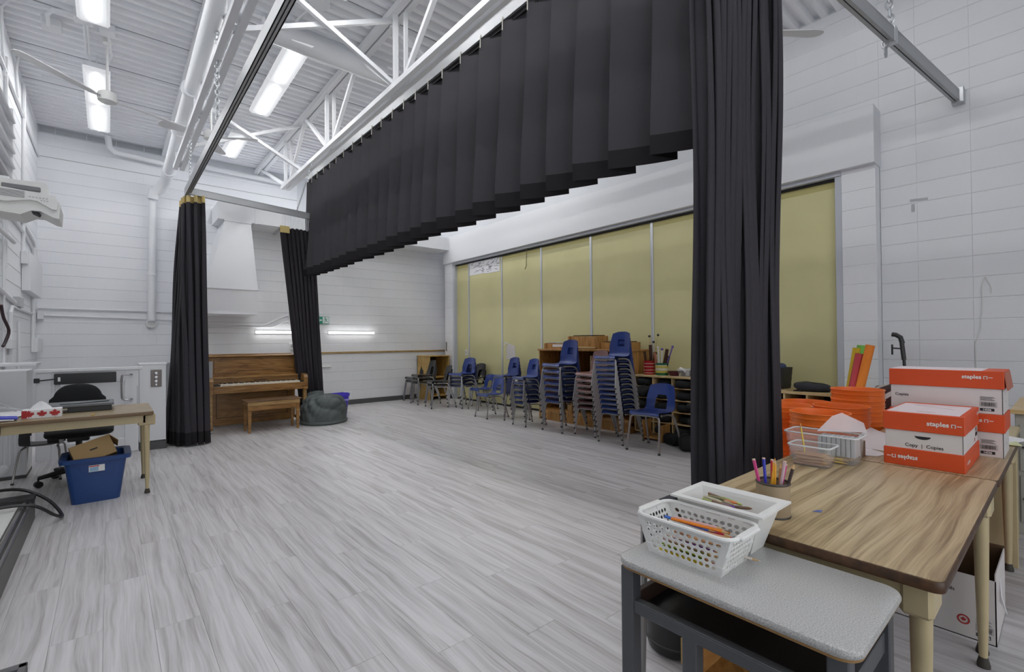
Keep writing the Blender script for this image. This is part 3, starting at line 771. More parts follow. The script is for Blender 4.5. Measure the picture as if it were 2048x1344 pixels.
obj('under_rail', G().box(bx0+.012, by0+.012, .325, bx1-.012, by1-.012, .395, .003), WALNUT, t)
for x in (bx0+.028, bx1-.028):
    for y in (by0+.028, by1-.028):
        g = G(); vs = []
        for z, h in ((0, .014), (.30, .024)): vs += [(x-h, y-h, z), (x+h, y-h, z), (x+h, y+h, z), (x-h, y+h, z)]
        g._add(vs, [(0, 1, 2, 3), (4, 5, 6, 7), (0, 1, 5, 4), (1, 2, 6, 5), (2, 3, 7, 6), (3, 0, 4, 7)])
        g.box(x-.029, y-.029, .30, x+.029, y+.029, .312, .002).box(x-.024, y-.024, .312, x+.024, y+.024, .40)
        obj('leg', g, WALNUT, t)
# beanbag
def bagf(u, v):
    th = u*2*PI; ph = v*PI/2
    cz = math.sin(ph); rr = math.cos(ph)**.5
    rr *= 1+.035*math.sin(3*th+1)+.02*math.sin(7*th+3*cz)
    q1 = math.sin(4*th+6*cz+1.6*math.sin(2*th)); q2 = math.sin(7*th-9*cz+2*math.sin(3*th))
    fold = (.075*(abs(q1)**.6-.5)+.05*(abs(q2)**.6-.5))*math.sin(ph*2)**.8
    r = rr*(.335+fold*.9)
    z = .45*cz**.9+fold*.5*cz+.07*math.exp(-((th-2.3)**2)*3)*cz
    if v < .12: z *= .8
    return (2.70+r*1.02*math.cos(th), 7.98+r*.92*math.sin(th), max(0.0, z))
t = thing('beanbag', 'slumped charcoal nylon beanbag on the floor beside the piano', 'beanbag', (2.70, 7.98, 0))
obj('bag_cloth', G().grid(bagf, 72, 30, True), BAGG, t, ang=180)
ring = [(2.70+.335*math.cos(a*PI/16)*1.02*(1+.035*math.sin(3*a*PI/16+1)), 7.98+.335*math.sin(a*PI/16)*.92*(1+.035*math.sin(3*a*PI/16+1)), .032) for a in range(32)]
obj('bottom_seam', G().tube(ring, .032, 8, closed=True), BAGG, t)
# violet bin with its liner
t = thing('recycling_bin', 'violet plastic bin half hidden behind the charcoal beanbag', 'bin', (3.13, 8.42, 0))
obj('tub', G().lathe([(.11, 0), (.15, .36), (.165, .37), (.165, .41), (.155, .41), (.145, .36), (.105, .02)], 28, (3.13, 8.42, 0), True, True), PURPLE, t)
obj('rim_band', G().lathe([(.152, .285), (.158, .29), (.158, .315), (.152, .32)], 28, (3.13, 8.42, 0), False, False), mat('pale_violet', (.35, .32, .75), .4), t)
# small oak cupboard in the corner
t = thing('corner_cabinet', 'yellow oak open cabinet in the back right corner', 'cabinet', (5.85, 9.6, 0))
cx0, cx1, cy0, cy1, cz = 5.48, 6.0, 9.32, 9.88, 1.0
obj('side_panel', G().box(cx0, cy0, 0, cx0+.02, cy1, cz-.02, .002), OAKY, t)
obj('side_panel', G().box(cx1-.02, cy0, 0, cx1, cy1, cz-.02, .002), OAKY, t)
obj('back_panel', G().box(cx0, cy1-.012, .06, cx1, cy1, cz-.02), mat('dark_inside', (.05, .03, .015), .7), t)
obj('top_panel', G().box(cx0-.01, cy0-.02, cz-.02, cx1+.01, cy1, cz, .003), OAKY, t)
for z in (.08, .5): obj('shelf', G().box(cx0+.02, cy0+.01, z, cx1-.02, cy1-.012, z+.02, .002), OAKY, t)
t = thing('wall_key_box', 'tiny black handled bracket on the far white pier', 'bracket', (PX-.03, 9.47, 1.1))
obj('plate', G().box(PX-.05, 9.45, 1.27, PX-.029, 9.50, 1.33, .003), WHITEP, t)
obj('hook_bar', G().tube([(PX-.05, 9.475, 1.30), (PX-.055, 9.475, 1.12), (PX-.045, 9.46, 1.10)], .009, 6).lathe([(.001, -.018), (.018, 0), (.001, .018)], 8, (PX-.055, 9.475, 1.29)), BLACKP, t)

# ================================================================ FOLDING PARTITION
t = thing('folding_partition', 'mustard vinyl folding partition filling the wide wall opening', 'partition', (6.15, 5.4, 0))
seams = [9.24, 8.727, 7.556, 6.389, 5.19, 4.02, 2.85, 1.66]
XP = 6.15
for i in range(len(seams)-1):
    a, b = seams[i], seams[i+1]
    p = obj('panel', G().box(XP, b+.022, .035, XP+.06, a-.022, 3.06, .004), YELLOW, t)
    obj('top_band', G().box(XP-.001, b+.022, 2.985, XP, a-.022, 3.055), YEDGE, p)
for y in seams[1:-1]:
    obj('panel_joint', G().box(XP-.012, y-.022, .03, XP+.05, y+.022, 3.06, .004), ALU, t)
    obj('track_roller', G().box(XP-.02, y-.03, 3.06, XP, y+.03, 3.085, .003), DARK, t)
obj('bottom_seal', G().box(XP-.006, 1.66, 0, XP+.05, 9.24, .035), BLACKP, t)
obj('head_track', G().box(XP-.09, 1.60, 3.085, XP+.08, 9.25, 3.13, .003), GFRAME, t)
obj('head_track_slot', G().box(XP-.03, 1.66, 3.06, XP+.03, 9.24, 3.086), DARK, t)
obj('jamb', G().box(PX+.005, 1.601, 0, PX+.10, 1.665, 3.09, .003), GFRAME, t)
obj('jamb', G().box(PX+.005, 9.195, 0, PX+.10, 9.248, 3.09, .003), GFRAME, t)
g = G(); rnd = random.Random(9)
for i in range(46):
    y = rnd.uniform(3.3, 8.5); z = rnd.uniform(1.3, 2.9); s = rnd.uniform(.006, .014)
    if min(abs(y-q) for q in seams) < .04: continue
    g.obox((XP-.001, y, z), (.0015, s, s*.7), Euler((rnd.uniform(0, 3), 0, 0)))
obj('chip_mark', g, mat('pale_chip', (.62, .58, .42), .7), t, kind='stuff')
t = thing('handwritten_sheets', 'pair of scribbled white sheets taped high on the partition', 'paper', (XP, 8.15, 2.75))
for k, (ya, yb2, zb2) in enumerate(((8.69, 8.12, 2.78), (8.12, 7.62, 2.765))):
    s = obj('sheet', G().box(XP-.006, yb2, zb2, XP-.003, ya, 3.10, 0), PAPER, t)
    g = G()
    for i in range(26):
        y = rnd.uniform(yb2+.05, ya-.08); z = rnd.uniform(zb2+.03, 3.06); l = rnd.uniform(.02, .06)
        g.obox((XP-.0068, y, z), (.0006, l, .0045), Euler((rnd.uniform(-.7, .3), 0, 0)))
    obj('handwriting', g, mat('pencil_line', (.16, .16, .2), .8), s, kind='stuff')
one('loose_wire', G().tube([(XP-.05, 6.74, 3.09), (XP-.07, 6.72, 2.9), (XP-.06, 6.74, 2.75), (XP-.04, 6.80, 2.70)], .008, 6), mat('khaki_wire', (.2, .18, .09), .6), 'thin dark wire dangling from the partition track', 'wire')
t = thing('wall_outlet', 'white outlet plate on the partition edge above a blue chair', 'outlet', (XP, 8.84, 1.05))
obj('plate', G().box(XP-.012, 8.79, 1.0, XP, 8.88, 1.13, .003), WHITEP, t)
obj('socket', G().box(XP-.014, 8.815, 1.035, XP-.011, 8.855, 1.095), GREYP, t)
g = G().prism([(7.42, .95), (7.42, 1.20), (7.40, 1.235), (7.36, 1.27), (7.16, 1.22), (7.14, .95)], 0, XP-.006, XP-.002)
one('torn_patch', g, BOXWHT, 'torn pale sheet stuck low on the partition behind stacked chairs', 'paper')
one('tape_scrap', G().tube([(XP-.01, 7.37, 1.26), (XP-.05, 7.40, 1.29), (XP-.05, 7.44, 1.24)], .012, 6), PAPER, 'curled white tape scrap above the torn sheet', 'tape')
# ================================================================ CHAIRS
def shell_geo(kind, s):
    """moulded seat and back facing -x; kind 'A' tall arch opening, 'B' small square hand hole"""
    prof = [(-.240, .434), (-.238, .441), (-.224, .449), (-.19, .450), (-.12, .444), (-.05, .438), (.02, .435), (.08, .436), (.125, .444), (.158, .464), (.178, .495),
            (.190, .53), (.200, .565), (.210, .60), (.219, .635), (.228, .67), (.236, .70), (.244, .73), (.251, .757), (.256, .772)]
    # resample finer
    P = []
    for i in range(len(prof)-1):
        for k in range(2): P.append(lerp(prof[i], prof[i+1], k/2))
    P.append(prof[-1]); m = len(P); n = 25
    P = [(x*(.92 if x < 0 else 1), z if z < .47 or kind == 'A' else .47+(z-.47)*1.17) for x, z in P]
    vs = []; keep = []
    for j, (x, z) in enumerate(P):
        t = j/(m-1)
        W = .192 if kind == 'A' else .182
        if t < .05: hw = W-.02+.02*(t/.05)
        elif t < .62: hw = W
        else: hw = W-.04*((t-.62)/.38)**1.3
        if t > .93: hw *= 1-.10*((t-.93)/.07)**2
        for i in range(n):
            u = -1+2*i/(n-1); y = hw*u
            bk = max(0, min(1, (z-.46)/.12))
            dx = -.035*u*u*bk; dz = .018*(abs(u)**2.5)*(1-bk)*(0 if t < .08 else 1)
            if t < .1: dz -= .006*u*u
            if t > .93: dz -= .022*u**4*((t-.93)/.07)
            vs.append(((x+dx)*s, y*s, (z+dz)*s))
    fs = []
    for j in range(m-1):
        zc_ = (P[j][1]+P[j+1][1])/2; xc_ = (P[j][0]+P[j+1][0])/2
        for i in range(n-1):
            u = abs(-1+2*(i+.5)/(n-1)); hole = False
            if xc_ > .12:
                if kind == 'A' and .470 < zc_ < .640: hole = u < (.43 if zc_ < .605 else .36)
                if kind == 'B' and .595 < zc_ < .695: hole = u < .34
            if not hole: fs.append((j*n+i, j*n+i+1, (j+1)*n+i+1, (j+1)*n+i))
    g = G(); g._add(vs, fs); return g
def smooth_path(p, k=4):
    out = []
    for i in range(len(p)-1):
        p0 = Vector(p[max(0, i-1)]); p1 = Vector(p[i]); p2 = Vector(p[i+1]); p3 = Vector(p[min(len(p)-1, i+2)])
        for j in range(k):
            t = j/k; out.append(.5*((2*p1)+(p2-p0)*t+(2*p0-5*p1+4*p2-p3)*t*t+(3*p1-p0-3*p2+p3)*t**3))
    out.append(Vector(p[-1])); return out
PROTO = {}
def chair_proto(kind, s, plastic, legm):
    key = (kind, s, plastic.name, legm.name)
    if key in PROTO: return PROTO[key]
    M_ = {}
    M_['shell'] = mesh('seat_shell', shell_geo(kind, s), plastic, True, .007*s, 60)
    for sg in (-1, 1):
        fr = [(-.252, .212*sg, .012), (-.229, .203*sg, .17), (-.203, .190*sg, .36), (-.198, .182*sg, .398), (-.195, .158*sg, .418), (-.194, .10*sg, .423), (-.194, 0, .423)]
        rr = [(.262, .225*sg, .012), (.215, .213*sg, .17), (.155, .195*sg, .34), (.135, .188*sg, .385), (.11, .178*sg, .408), (.05, .16*sg, .422), (-.10, .16*sg, .424)]
        for nm, p in (('f', fr), ('r', rr)):
            pts = smooth_path([Vector(q)*s for q in p], 3)
            M_[nm, sg] = mesh('leg', G().tube(pts, .0125*s, 8), legm)
            q = Vector(p[0])*s
            M_[nm+'c', sg] = mesh('foot_glide', G().lathe([(.016*s, -.012*s), (.017*s, 0), (.014*s, .012*s)], 10, (q.x, q.y, q.z)), mat('glide', (.05, .05, .05), .5))
    PROTO[key] = M_; return M_
def chair(kind, s, plastic, legm, x, y, z, rz, label, group=None, sticker=False):
    M_ = chair_proto(kind, s, plastic, legm)
    t = thing('school_chair', label, 'chair', (x, y, z), rz, group)
    def add(nm, me, par):
        o = bpy.data.objects.new(nm, me); COL.objects.link(o); o.parent = par; return o
    add('seat_shell', M_['shell'], t)
    for nm in 'fr':
        for sg in (-1, 1):
            l = add('leg', M_[nm, sg], t); add('foot_glide', M_[nm+'c', sg], l)
    if sticker: obj('sticker', G().box(.252*s, -.03, .70*s, .259*s, .015, .735*s), PAPER, t, world=False)
    return t
ORD = ['topmost', 'second from top', 'third from top', 'fourth from top', 'fifth from top', 'sixth from top', 'seventh from top', 'eighth from top', 'ninth from top', 'tenth from top', 'eleventh from top', 'twelfth from top']
def stack(kind, s, plastics, legm, x, y, rz, pitch, desc, group, lean=.012):
    n = len(plastics)                       # listed from the floor up
    for i, p in enumerate(plastics):
        k = n-1-i; pos = ORD[k] if i else 'lowest one'
        c, s_ = math.cos(rz), math.sin(rz)
        chair(kind, s, p[0], legm, x-c*lean*i, y-s_*lean*i, pitch*i, rz, p[1]+' '+desc+', '+pos, group)
bl = (BLUE, 'blue plastic chair'); nv = (NAVY, 'navy plastic chair'); pk = (PINK, 'dusty rose chair'); mr = (MAROON, 'maroon chair'); bk = (BLKCH, 'black plastic chair')
chair('A', 1.0, BLUE, LEGGREY, 5.005, 3.275, 0, R(3), 'single blue chair with arched back opening, nearest the tall curtain')
stack('B', .87, [bl]*12, LEGGREY, 5.08, 3.82, R(2), .0645, 'in the tallest blue stack', 'tallest blue chair stack', .013)
stack('B', .97, [bl]*7, LEGGREY, 5.13, 4.87, R(-2), .088, 'in the blue stack before the oak shelf', 'blue chair stack by the oak shelf', .009)
stack('B', .86, [mr, mr, pk, pk, pk, pk, pk], CHROME, 5.22, 4.36, R(0), .077, 'in the rosy stack', 'rose coloured chair stack', .006)
stack('B', .78, [bl]*6, LEGGREY, 5.05, 5.55, R(-4), .078, 'in the short chair stack', 'short blue chair stack', .010)
stack('B', .92, [bl]*5, LEGGREY, 5.78, 6.92, R(-3), .062, 'in the stack against the partition', 'blue stack against the partition', .010)
chair('A', .86, BLUE, LEGGREY, 5.09, 6.57, 0, R(-3), 'low blue chair standing alone in front of the partition stack')
chair('A', .86, BLUE, LEGGREY, 5.56, 7.45, 0, R(-5), 'low blue chair mostly hidden behind another low blue chair')
chair('A', .93, NAVY, LEGGREY, 5.31, 6.16, .0, R(-128), 'navy chair turned away showing its back and a white sticker', None, True)
stack('A', .98, [nv, nv, nv, bl], CHROME, 5.47, 7.95, R(8), .075, 'in the mixed stack near the outlet', 'mixed stack near the outlet', .012)
stack('A', .93, [bk, bk], CHROME, 5.85, 8.12, R(3), .13, 'in the pair behind the mixed stack', 'black pair by the partition')
stack('A', .98, [bk, bk], CHROME, 5.10, 8.26, R(-14), .075, 'in the front black pair', 'front black chair pair')
stack('A', .98, [bk, bk, bk], CHROME, 5.17, 8.98, R(-8), .078, 'in the middle black stack', 'middle black chair stack')
stack('A', .98, [bk, bk], CHROME, 5.30, 9.52, R(0), .07, 'in the rear black pair by the wall', 'rear black chair pair')

# ================================================================ SHELVES ALONG THE PARTITION
# tall oak instrument shelf
t = thing('oak_shelf_unit', 'wide honey oak shelf unit behind the chair stacks, carrying wooden instruments', 'shelf', (5.85, 4.95, 0))
sx0, sx1, sy0, sy1, sz = 5.58, 6.06, 4.02, 5.87, 1.18
obj('top_board', G().box(sx0-.02, sy0-.02, sz-.03, sx1, sy1+.02, sz, .004), OAK, t)
for y in (sy0, sy1-.025, (sy0+sy1)/2+.18, (sy0+sy1)/2-.42): obj('upright', G().box(sx0, y, .1, sx1, y+.025, sz-.03, .002), OAK, t)
for z in (.15, .48, .80): obj('shelf', G().box(sx0+.02, sy0+.025, z, sx1-.01, sy1-.025, z+.022, .002), OAK, t)
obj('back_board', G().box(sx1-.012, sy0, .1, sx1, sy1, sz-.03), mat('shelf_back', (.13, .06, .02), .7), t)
obj('plinth', G().box(sx0-.01, sy0, 0, sx1, sy1, .15, .003), OAK, t)
def xylo(x, ya, yb, z0, h, label, notes=True, tapered=0.0, tag_=False):
    t = thing('xylophone', label, 'xylophone', (x, (ya+yb)/2, z0))
    obj('sound_box', G().prism([(ya, z0), (yb, z0), (yb, z0+h), (ya, z0+h-tapered)], 0, x-.10, x+.12), OAK, t)
    obj('end_block', G().box(x-.115, ya-.015, z0, x+.135, ya+.03, z0+h+.006, .003).box(x-.115, yb-.03, z0, x+.135, yb+.015, z0+h+.006, .003), OAK, t)
    n = int((yb-ya-.08)/.036)
    for i in range(n):
        y = ya+.05+i*.036; l = .10-.03*i/n
        obj('tone_bar', G().box(x-l, y-.014, z0+h+.006, x+l+.02, y+.014, z0+h+.02, .002), mat('rosewood', (.06, .022, .012), .4) if notes else ALU, t)
    if tag_: obj('name_label', G().box(x-.104, ya+.06, z0+.03, x-.10, ya+.30, z0+.075), PAPER, t)
    return t
xylo(5.80, 5.36, 5.84, sz, .09, 'low metal barred instrument at the left end of the oak shelf', False, 0, True)
xylo(5.86, 4.74, 5.34, sz, .20, 'largest wooden xylophone standing on the oak shelf', True)
xylo(5.80, 4.10, 4.68, sz, .10, 'wooden xylophone on the oak shelf behind the tallest chair stack', True)
one('loose_board', G().obox((5.70, 4.95, sz+.022), (.10, .22, .008), Euler((0, R(-6), R(12)))), CARD, 'flat cardboard sheet lying on the oak shelf edge', 'cardboard')
for i, (y, z, h, c) in enumerate(((4.45, .822, .16, OAKY), (4.66, .822, .2, OAKY), (5.3, .822, .12, CARD), (4.6, .502, .12, DARK), (4.62, .172, .14, OAKY), (5.25, .172, .10, CARD), (5.2, .502, .2, DARK))):
    one('storage_box', G().box(5.70, y-.09, z, 5.98, y+.09, z+h, .004), c, ['yellow wooden box on the top tier near the rosy chairs', 'taller yellow box on the top tier of the oak shelf', 'brown carton on the top tier left of the stacks', 'black case on the middle tier behind rosy chairs', 'yellow box on the lowest tier behind rosy chairs', 'brown carton on the lowest tier behind the blue stack', 'black case on the middle tier behind the blue stack'][i], 'box')
for i, y in enumerate((4.74, 4.79)): one('wooden_stick', G().box(5.66, y, .822, 5.68, y+.025, 1.08, .002), BIRCH, ['pale upright slat leaning inside the oak shelf, near side', 'pale upright slat leaning inside the oak shelf, far side'][i], 'stick')
# cubby shelf with ukulele bags
t = thing('cubby_shelf', 'birch cubby shelf stuffed with black instrument bags, behind the single chair', 'shelf', (5.85, 3.0, 0))
ux0, ux1, uy0, uy1, uz = 5.60, 6.06, 2.52, 3.98, .835
obj('top_board', G().box(ux0-.015, uy0-.01, uz-.025, ux1, uy1+.01, uz, .003), BIRCH, t)
cols = [uy0+i*.288 for i in range(6)]
for y in cols: obj('divider', G().box(ux0, y-.009, .06, ux1, y+.009, uz-.025, .0015), BIRCH, t)
rows = [.06, .215, .37, .525, .68]
for z in rows:
    for i in range(5): obj('shelf', G().box(ux0, cols[i]+.009, z-.007, ux1-.01, cols[i+1]-.009, z+.007, .0015), BIRCH, t)
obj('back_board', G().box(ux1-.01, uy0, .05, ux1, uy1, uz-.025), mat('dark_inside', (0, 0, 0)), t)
def bagblob(x, y, z, lx, ly, lz, rot, label, cat='bag', name='instrument_bag', m=BLACKF, sub=True):
    g = G()
    def f(u, v):
        a = u*2*PI; b = (v-.5)*PI
        sg = lambda q, e: math.copysign(abs(q)**e, q)
        cx = sg(math.cos(b), .5)
        w = 1-.35*max(0, math.cos(a))**2
        return (lx*cx*sg(math.cos(a), .6)+.01*math.sin(5*a), ly*cx*sg(math.sin(a), .6)*w, lz*sg(math.sin(b), .6)*(1+.12*math.sin(3*a)))
    g.grid(f, 20, 10, True)
    g.xf(Matrix.Translation((x, y, z)) @ rot.to_matrix().to_4x4())
    return one(name, g, m, label, cat, ang=180)
rnd = random.Random(21)
CN = ['first', 'second', 'third', 'fourth', 'fifth']; RN = ['bottom', 'second', 'middle', 'fourth', 'top']
for ci in range(1, 5):
    for ri in range(5):
        z = rows[ri]+.007; yc = (cols[ci]+cols[ci+1])/2
        out = rnd.uniform(-.10, .02)
        bagblob(5.80+out, yc, z+.055, .20, .105, .052, Euler((rnd.uniform(-.05, .05), 0, rnd.uniform(-.08, .08))), 'black soft instrument bag in the %s row, %s column of the cubby shelf' % (RN[ri], CN[ci]))
bagblob(5.44, 3.72, .80-.16, .20, .09, .05, Euler((.1, -.1, .3)), 'black bag sticking out of the upper cubby beside the tall stack')
bagblob(5.40, 2.95, .50, .16, .08, .04, Euler((0, .15, .2)), 'black bag poking out at mid height next to the curtain')
bagblob(5.40, 2.93, .34, .16, .08, .04, Euler((0, -.1, .1)), 'black bag poking out lower down next to the curtain')
bagblob(5.30, 2.98, .085, .20, .13, .085, Euler((0, 0, .6)), 'black soft bag slumped on the floor beside the curtain')
bagblob(5.42, 3.25, .065, .14, .12, .065, Euler((0, 0, 1.2)), 'round black bag on the floor behind the single chair')
t = thing('wooden_stand', 'small orange wood rack on the floor under the cubbies', 'rack', (5.45, 3.55, 0))
obj('rack_side', G().box(5.38, 3.68, 0, 5.58, 3.70, .26, .003), OAK, t); obj('rack_side', G().box(5.38, 3.40, 0, 5.58, 3.42, .22, .003), OAK, t); obj('rack_base', G().box(5.38, 3.42, .03, 5.58, 3.68, .05, .003), OAK, t)
# things on the cubby top
def can(x, y, z, r, h, bands, label):
    t = thing('stick_can', label, 'can', (x, y, z))
    obj('can_body', G().lathe([(r*.98, 0), (r, .004), (r, h-.004), (r*1.02, h), (r*.94, h), (r*.93, .006)], 24, (x, y, z), True, True), bands[0], t)
    for z0, z1, m in bands[1]: obj('label_band', G().lathe([(r*1.006, z0), (r*1.012, z0+.001), (r*1.012, z1-.001), (r*1.006, z1)], 24, (x, y, z), False, False), m, t)
    return t
CRED = mat('coffee_red', (.42, .012, .015), .35); CDK = mat('coffee_dark', (.03, .012, .012), .4); CGRN = mat('can_green', (.02, .16, .07), .4); CYEL = mat('can_yellow', (.62, .50, .08), .45); CCRM = mat('can_cream', (.66, .62, .46), .45)
t = can(5.78, 3.835, uz, .082, .19, (CRED, [(.02, .026, WHITEP), (.06, .066, WHITEP), (.105, .111, WHITEP), (.15, .156, WHITEP)]), 'red coffee tin full of sticks and beaters on the cubby shelf')
t2 = can(5.74, 3.615, uz, .085, .165, (CGRN, [(.035, .06, CYEL), (.062, .10, CCRM), (.102, .125, CYEL), (.128, .14, CCRM)]), 'green and yellow tin holding mallets on the cubby shelf')
def stick(x, y, z, l, ax, ay, m, r, label, head=None, group=None, flat_=None):
    t = thing('beater', label, 'stick', (x, y, z), 0, group)
    d = Vector((math.sin(ax), math.sin(ay), 1)).normalized(); b = Vector((x, y, z))
    if flat_: g = G().bar(b, b+d*l, flat_, .012, (1, 0, 0))
    else: g = G().tube([b, b+d*l], r, 7)
    obj('shaft', g, m, t)
    if head: 
        c = b+d*l; obj('head', G().lathe([(.001, -.018), (.014, -.011), (.019, 0), (.014, .011), (.001, .018)], 10, tuple(c)), head, t)
    return t
RW = mat('rosewood', (0, 0, 0)); SAL = mat('salmon_wood', (.45, .17, .10), .5); VIO = mat('violet_felt', (.18, .12, .42), .8)
sp = [(5.77, 3.80, .40, -.05, .00, RW, .01, None, .045), (5.75, 3.855, .31, -.05, .10, RW, .01, None, .035), (5.80, 3.78, .30, .0, -.08, RW, .01, None, .05), (5.82, 3.83, .29, .05, -.22, SAL, .01, None, .03),
      (5.79, 3.81, .52, 0, .06, BIRCH, .004, BLACKP, None), (5.80, 3.815, .545, .0, -.20, BIRCH, .004, BLACKP, None), (5.79, 3.80, .44, .0, -.06, BIRCH, .004, BLACKP, None)]
LB = ['tallest dark flat stick in the red tin', 'short dark flat stick at the left of the red tin', 'wide dark stick at the right of the red tin', 'salmon stick leaning out of the red tin', 'thin beater with black ball, left in red tin', 'thin beater with black ball, highest in red tin', 'thin beater with black ball, lowest in red tin']
for i, (x, y, l, ax, ay, m, r, h, fl_) in enumerate(sp): stick(x, y, uz+.012, l, ax, ay, m, r, LB[i], h, None, fl_)
sp = [(5.73, 3.60, .35, 0, -.22, RW, .01, None, .045), (5.74, 3.58, .26, 0, -.30, mat('charcoal', (.03, .03, .03), .6), .01, None, .035), (5.72, 3.64, .36, 0, .05, WHITEP, .01, WHITEP, None), (5.73, 3.62, .34, 0, -.05, WHITEP, .009, VIO, None),
      (5.74, 3.59, .40, .0, -.38, VIO, .009, VIO, None), (5.71, 3.66, .30, 0, .16, SAL, .01, None, .03), (5.75, 3.65, .28, .05, .3, CCRM, .01, None, .03)]
LB = ['thick brown stick leaning right in the green tin', 'short charcoal stick at right of the green tin', 'white headed mallet upright in the green tin', 'mallet with violet felt head, upright in green tin', 'violet mallet leaning far right from green tin', 'salmon flat stick at left of the green tin', 'cream flat stick at far left of green tin']
for i, (x, y, l, ax, ay, m, r, h, fl_) in enumerate(sp): stick(x, y, uz+.012, l, ax, ay, m, r, LB[i], h, None, fl_)
t = thing('woven_bowl', 'small maroon bowl on the cubby shelf beside the green tin', 'bowl', (5.74, 3.43, uz))
obj('bowl', G().lathe([(.055, 0), (.082, .055), (.088, .062), (.08, .062), (.05, .008)], 24, (5.74, 3.43, uz)), mat('plum', (.09, .012, .03), .5), t)
def clearbox(x0, y0, x1, y1, z0, z1, label, taper=.015, name='clear_container'):
    t = thing(name, label, 'container', ((x0+x1)/2, (y0+y1)/2, z0))
    g = G(); cx, cy = (x0+x1)/2, (y0+y1)/2
    def ring(k, z, r=.02):
        out = []
        hx, hy = (x1-x0)/2+k, (y1-y0)/2+k
        for sx, sy, a0 in ((1, 1, 0), (-1, 1, 90), (-1, -1, 180), (1, -1, 270)):
            for q in range(4):
                a = R(a0+30*q); out.append((cx+sx*(hx-r)+r*math.cos(a), cy+sy*(hy-r)+r*math.sin(a), z))
        return out
    R_ = [ring(-taper, z0), ring(0, z1-.012), ring(0, z1)]
    n = 16; vs = [p for r in R_ for p in r]
    fs = [(j*n+i, j*n+(i+1) % n, (j+1)*n+(i+1) % n, (j+1)*n+i) for j in range(2) for i in range(n)]+[tuple(range(n))]
    obj('tub', g._add(vs, fs), CLEAR, t, solid=.0016)
    rg = ring(.004, z1-.003); obj('rim', G().tube(rg, .004, 6, closed=True), mat('clear_rim', (.82, .84, .85), .3, alpha=.75), t)
    return t
t = clearbox(5.68, 3.13, 5.86, 3.36, uz, uz+.095, 'clear plastic tub of odds and ends on the cubby shelf')
one('paper_roll', G().tube([(5.76, 3.36, uz+.10), (5.75, 3.27, uz+.06)], .02, 10), PAPER, 'crumpled white tissue poking from the clear shelf tub', 'paper')
for i, (y, c) in enumerate(((3.31, BLACKP), (3.24, GREYP), (3.18, BLACKP))): one('small_part', G().box(5.73, y-.025, uz+.004, 5.82, y+.025, uz+.075+.012*i, .006), c, ['black lump at left inside the clear shelf tub', 'grey ribbed lump in the middle of the clear shelf tub', 'black lump at right inside the clear shelf tub'][i], 'part')
# low ply shelf right of the curtain
t = thing('low_ply_shelf', 'low pale ply shelf between the tall curtain and the orange buckets', 'shelf', (5.8, 1.9, 0))
vy0, vy1, vz = 1.565, 2.50, .755
obj('top_board', G().box(5.55, vy0, vz-.03, 6.06, vy1, vz, .003), BIRCH, t)
for y in (1.575, 1.80, 2.02, 2.24, 2.48): obj('divider', G().box(5.56, y-.01, 0, 6.06, y+.01, vz-.03, .002), BIRCH, t)
for z in (.03, .36): obj('shelf', G().box(5.58, 1.585, z, 6.05, 2.47, z+.018, .002), BIRCH, t)
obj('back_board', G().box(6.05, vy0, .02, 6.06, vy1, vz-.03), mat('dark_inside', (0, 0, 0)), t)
t = thing('woven_basket', 'black woven basket at the curtain edge on the low ply shelf', 'basket', (5.83, 2.20, vz))
g = G()
def bkt(u, v):
    a = u*4; i = int(a) % 4; f = a-int(a); c = [(-1, -1), (1, -1), (1, 1), (-1, 1)]
    p = lerp(c[i], c[(i+1) % 4], f); k = .88+.12*v; wv = .003*math.sin(u*200)*math.cos(v*60)
    return (5.83+p[0]*(.13*k+wv), 2.20+p[1]*(.13*k+wv), vz+.235*v)
obj('weave', g.grid(bkt, 120, 14, True), mat('black_rattan', (.02, .017, .016), .5), t, solid=.006, ang=50)
obj('bottom', G().box(5.72, 2.09, vz, 5.94, 2.31, vz+.008), BLACKP, t)
bagblob(5.82, 2.19, vz+.225, .09, .10, .055, Euler((0, 0, .4)), 'crumpled dark blue cloth in the woven basket', 'cloth', 'cloth_bundle', mat('denim_cloth', (.04, .06, .12), .8))
bagblob(5.80, 2.26, vz+.25, .035, .05, .045, Euler((.3, 0, .4)), 'white cloth scrap on top of the woven basket', 'cloth', 'cloth_bundle', PAPER)
t = bagblob(5.72, 1.80, vz+.045, .13, .17, .045, Euler((.08, 0, R(20))), 'navy black ukulele case lying on the low ply shelf', 'bag', 'instrument_bag', mat('navy_nylon', (.022, .024, .035), .55))
obj('carry_strap', G().tube([(5.66, 1.88, vz+.02), (5.58, 1.93, vz+.006), (5.57, 1.86, vz+.006), (5.63, 1.82, vz+.02)], .007, 6), BLACKP, t)
for i, y in enumerate((1.69, 1.91, 2.13)): bagblob(5.78, y, .378+.07, .17, .085, .07, Euler((0, 0, 0)), ['black bag in the low ply shelf nearest the corner', 'black bag in the middle of the low ply shelf', 'black bag in the low ply shelf nearest the curtain'][i])
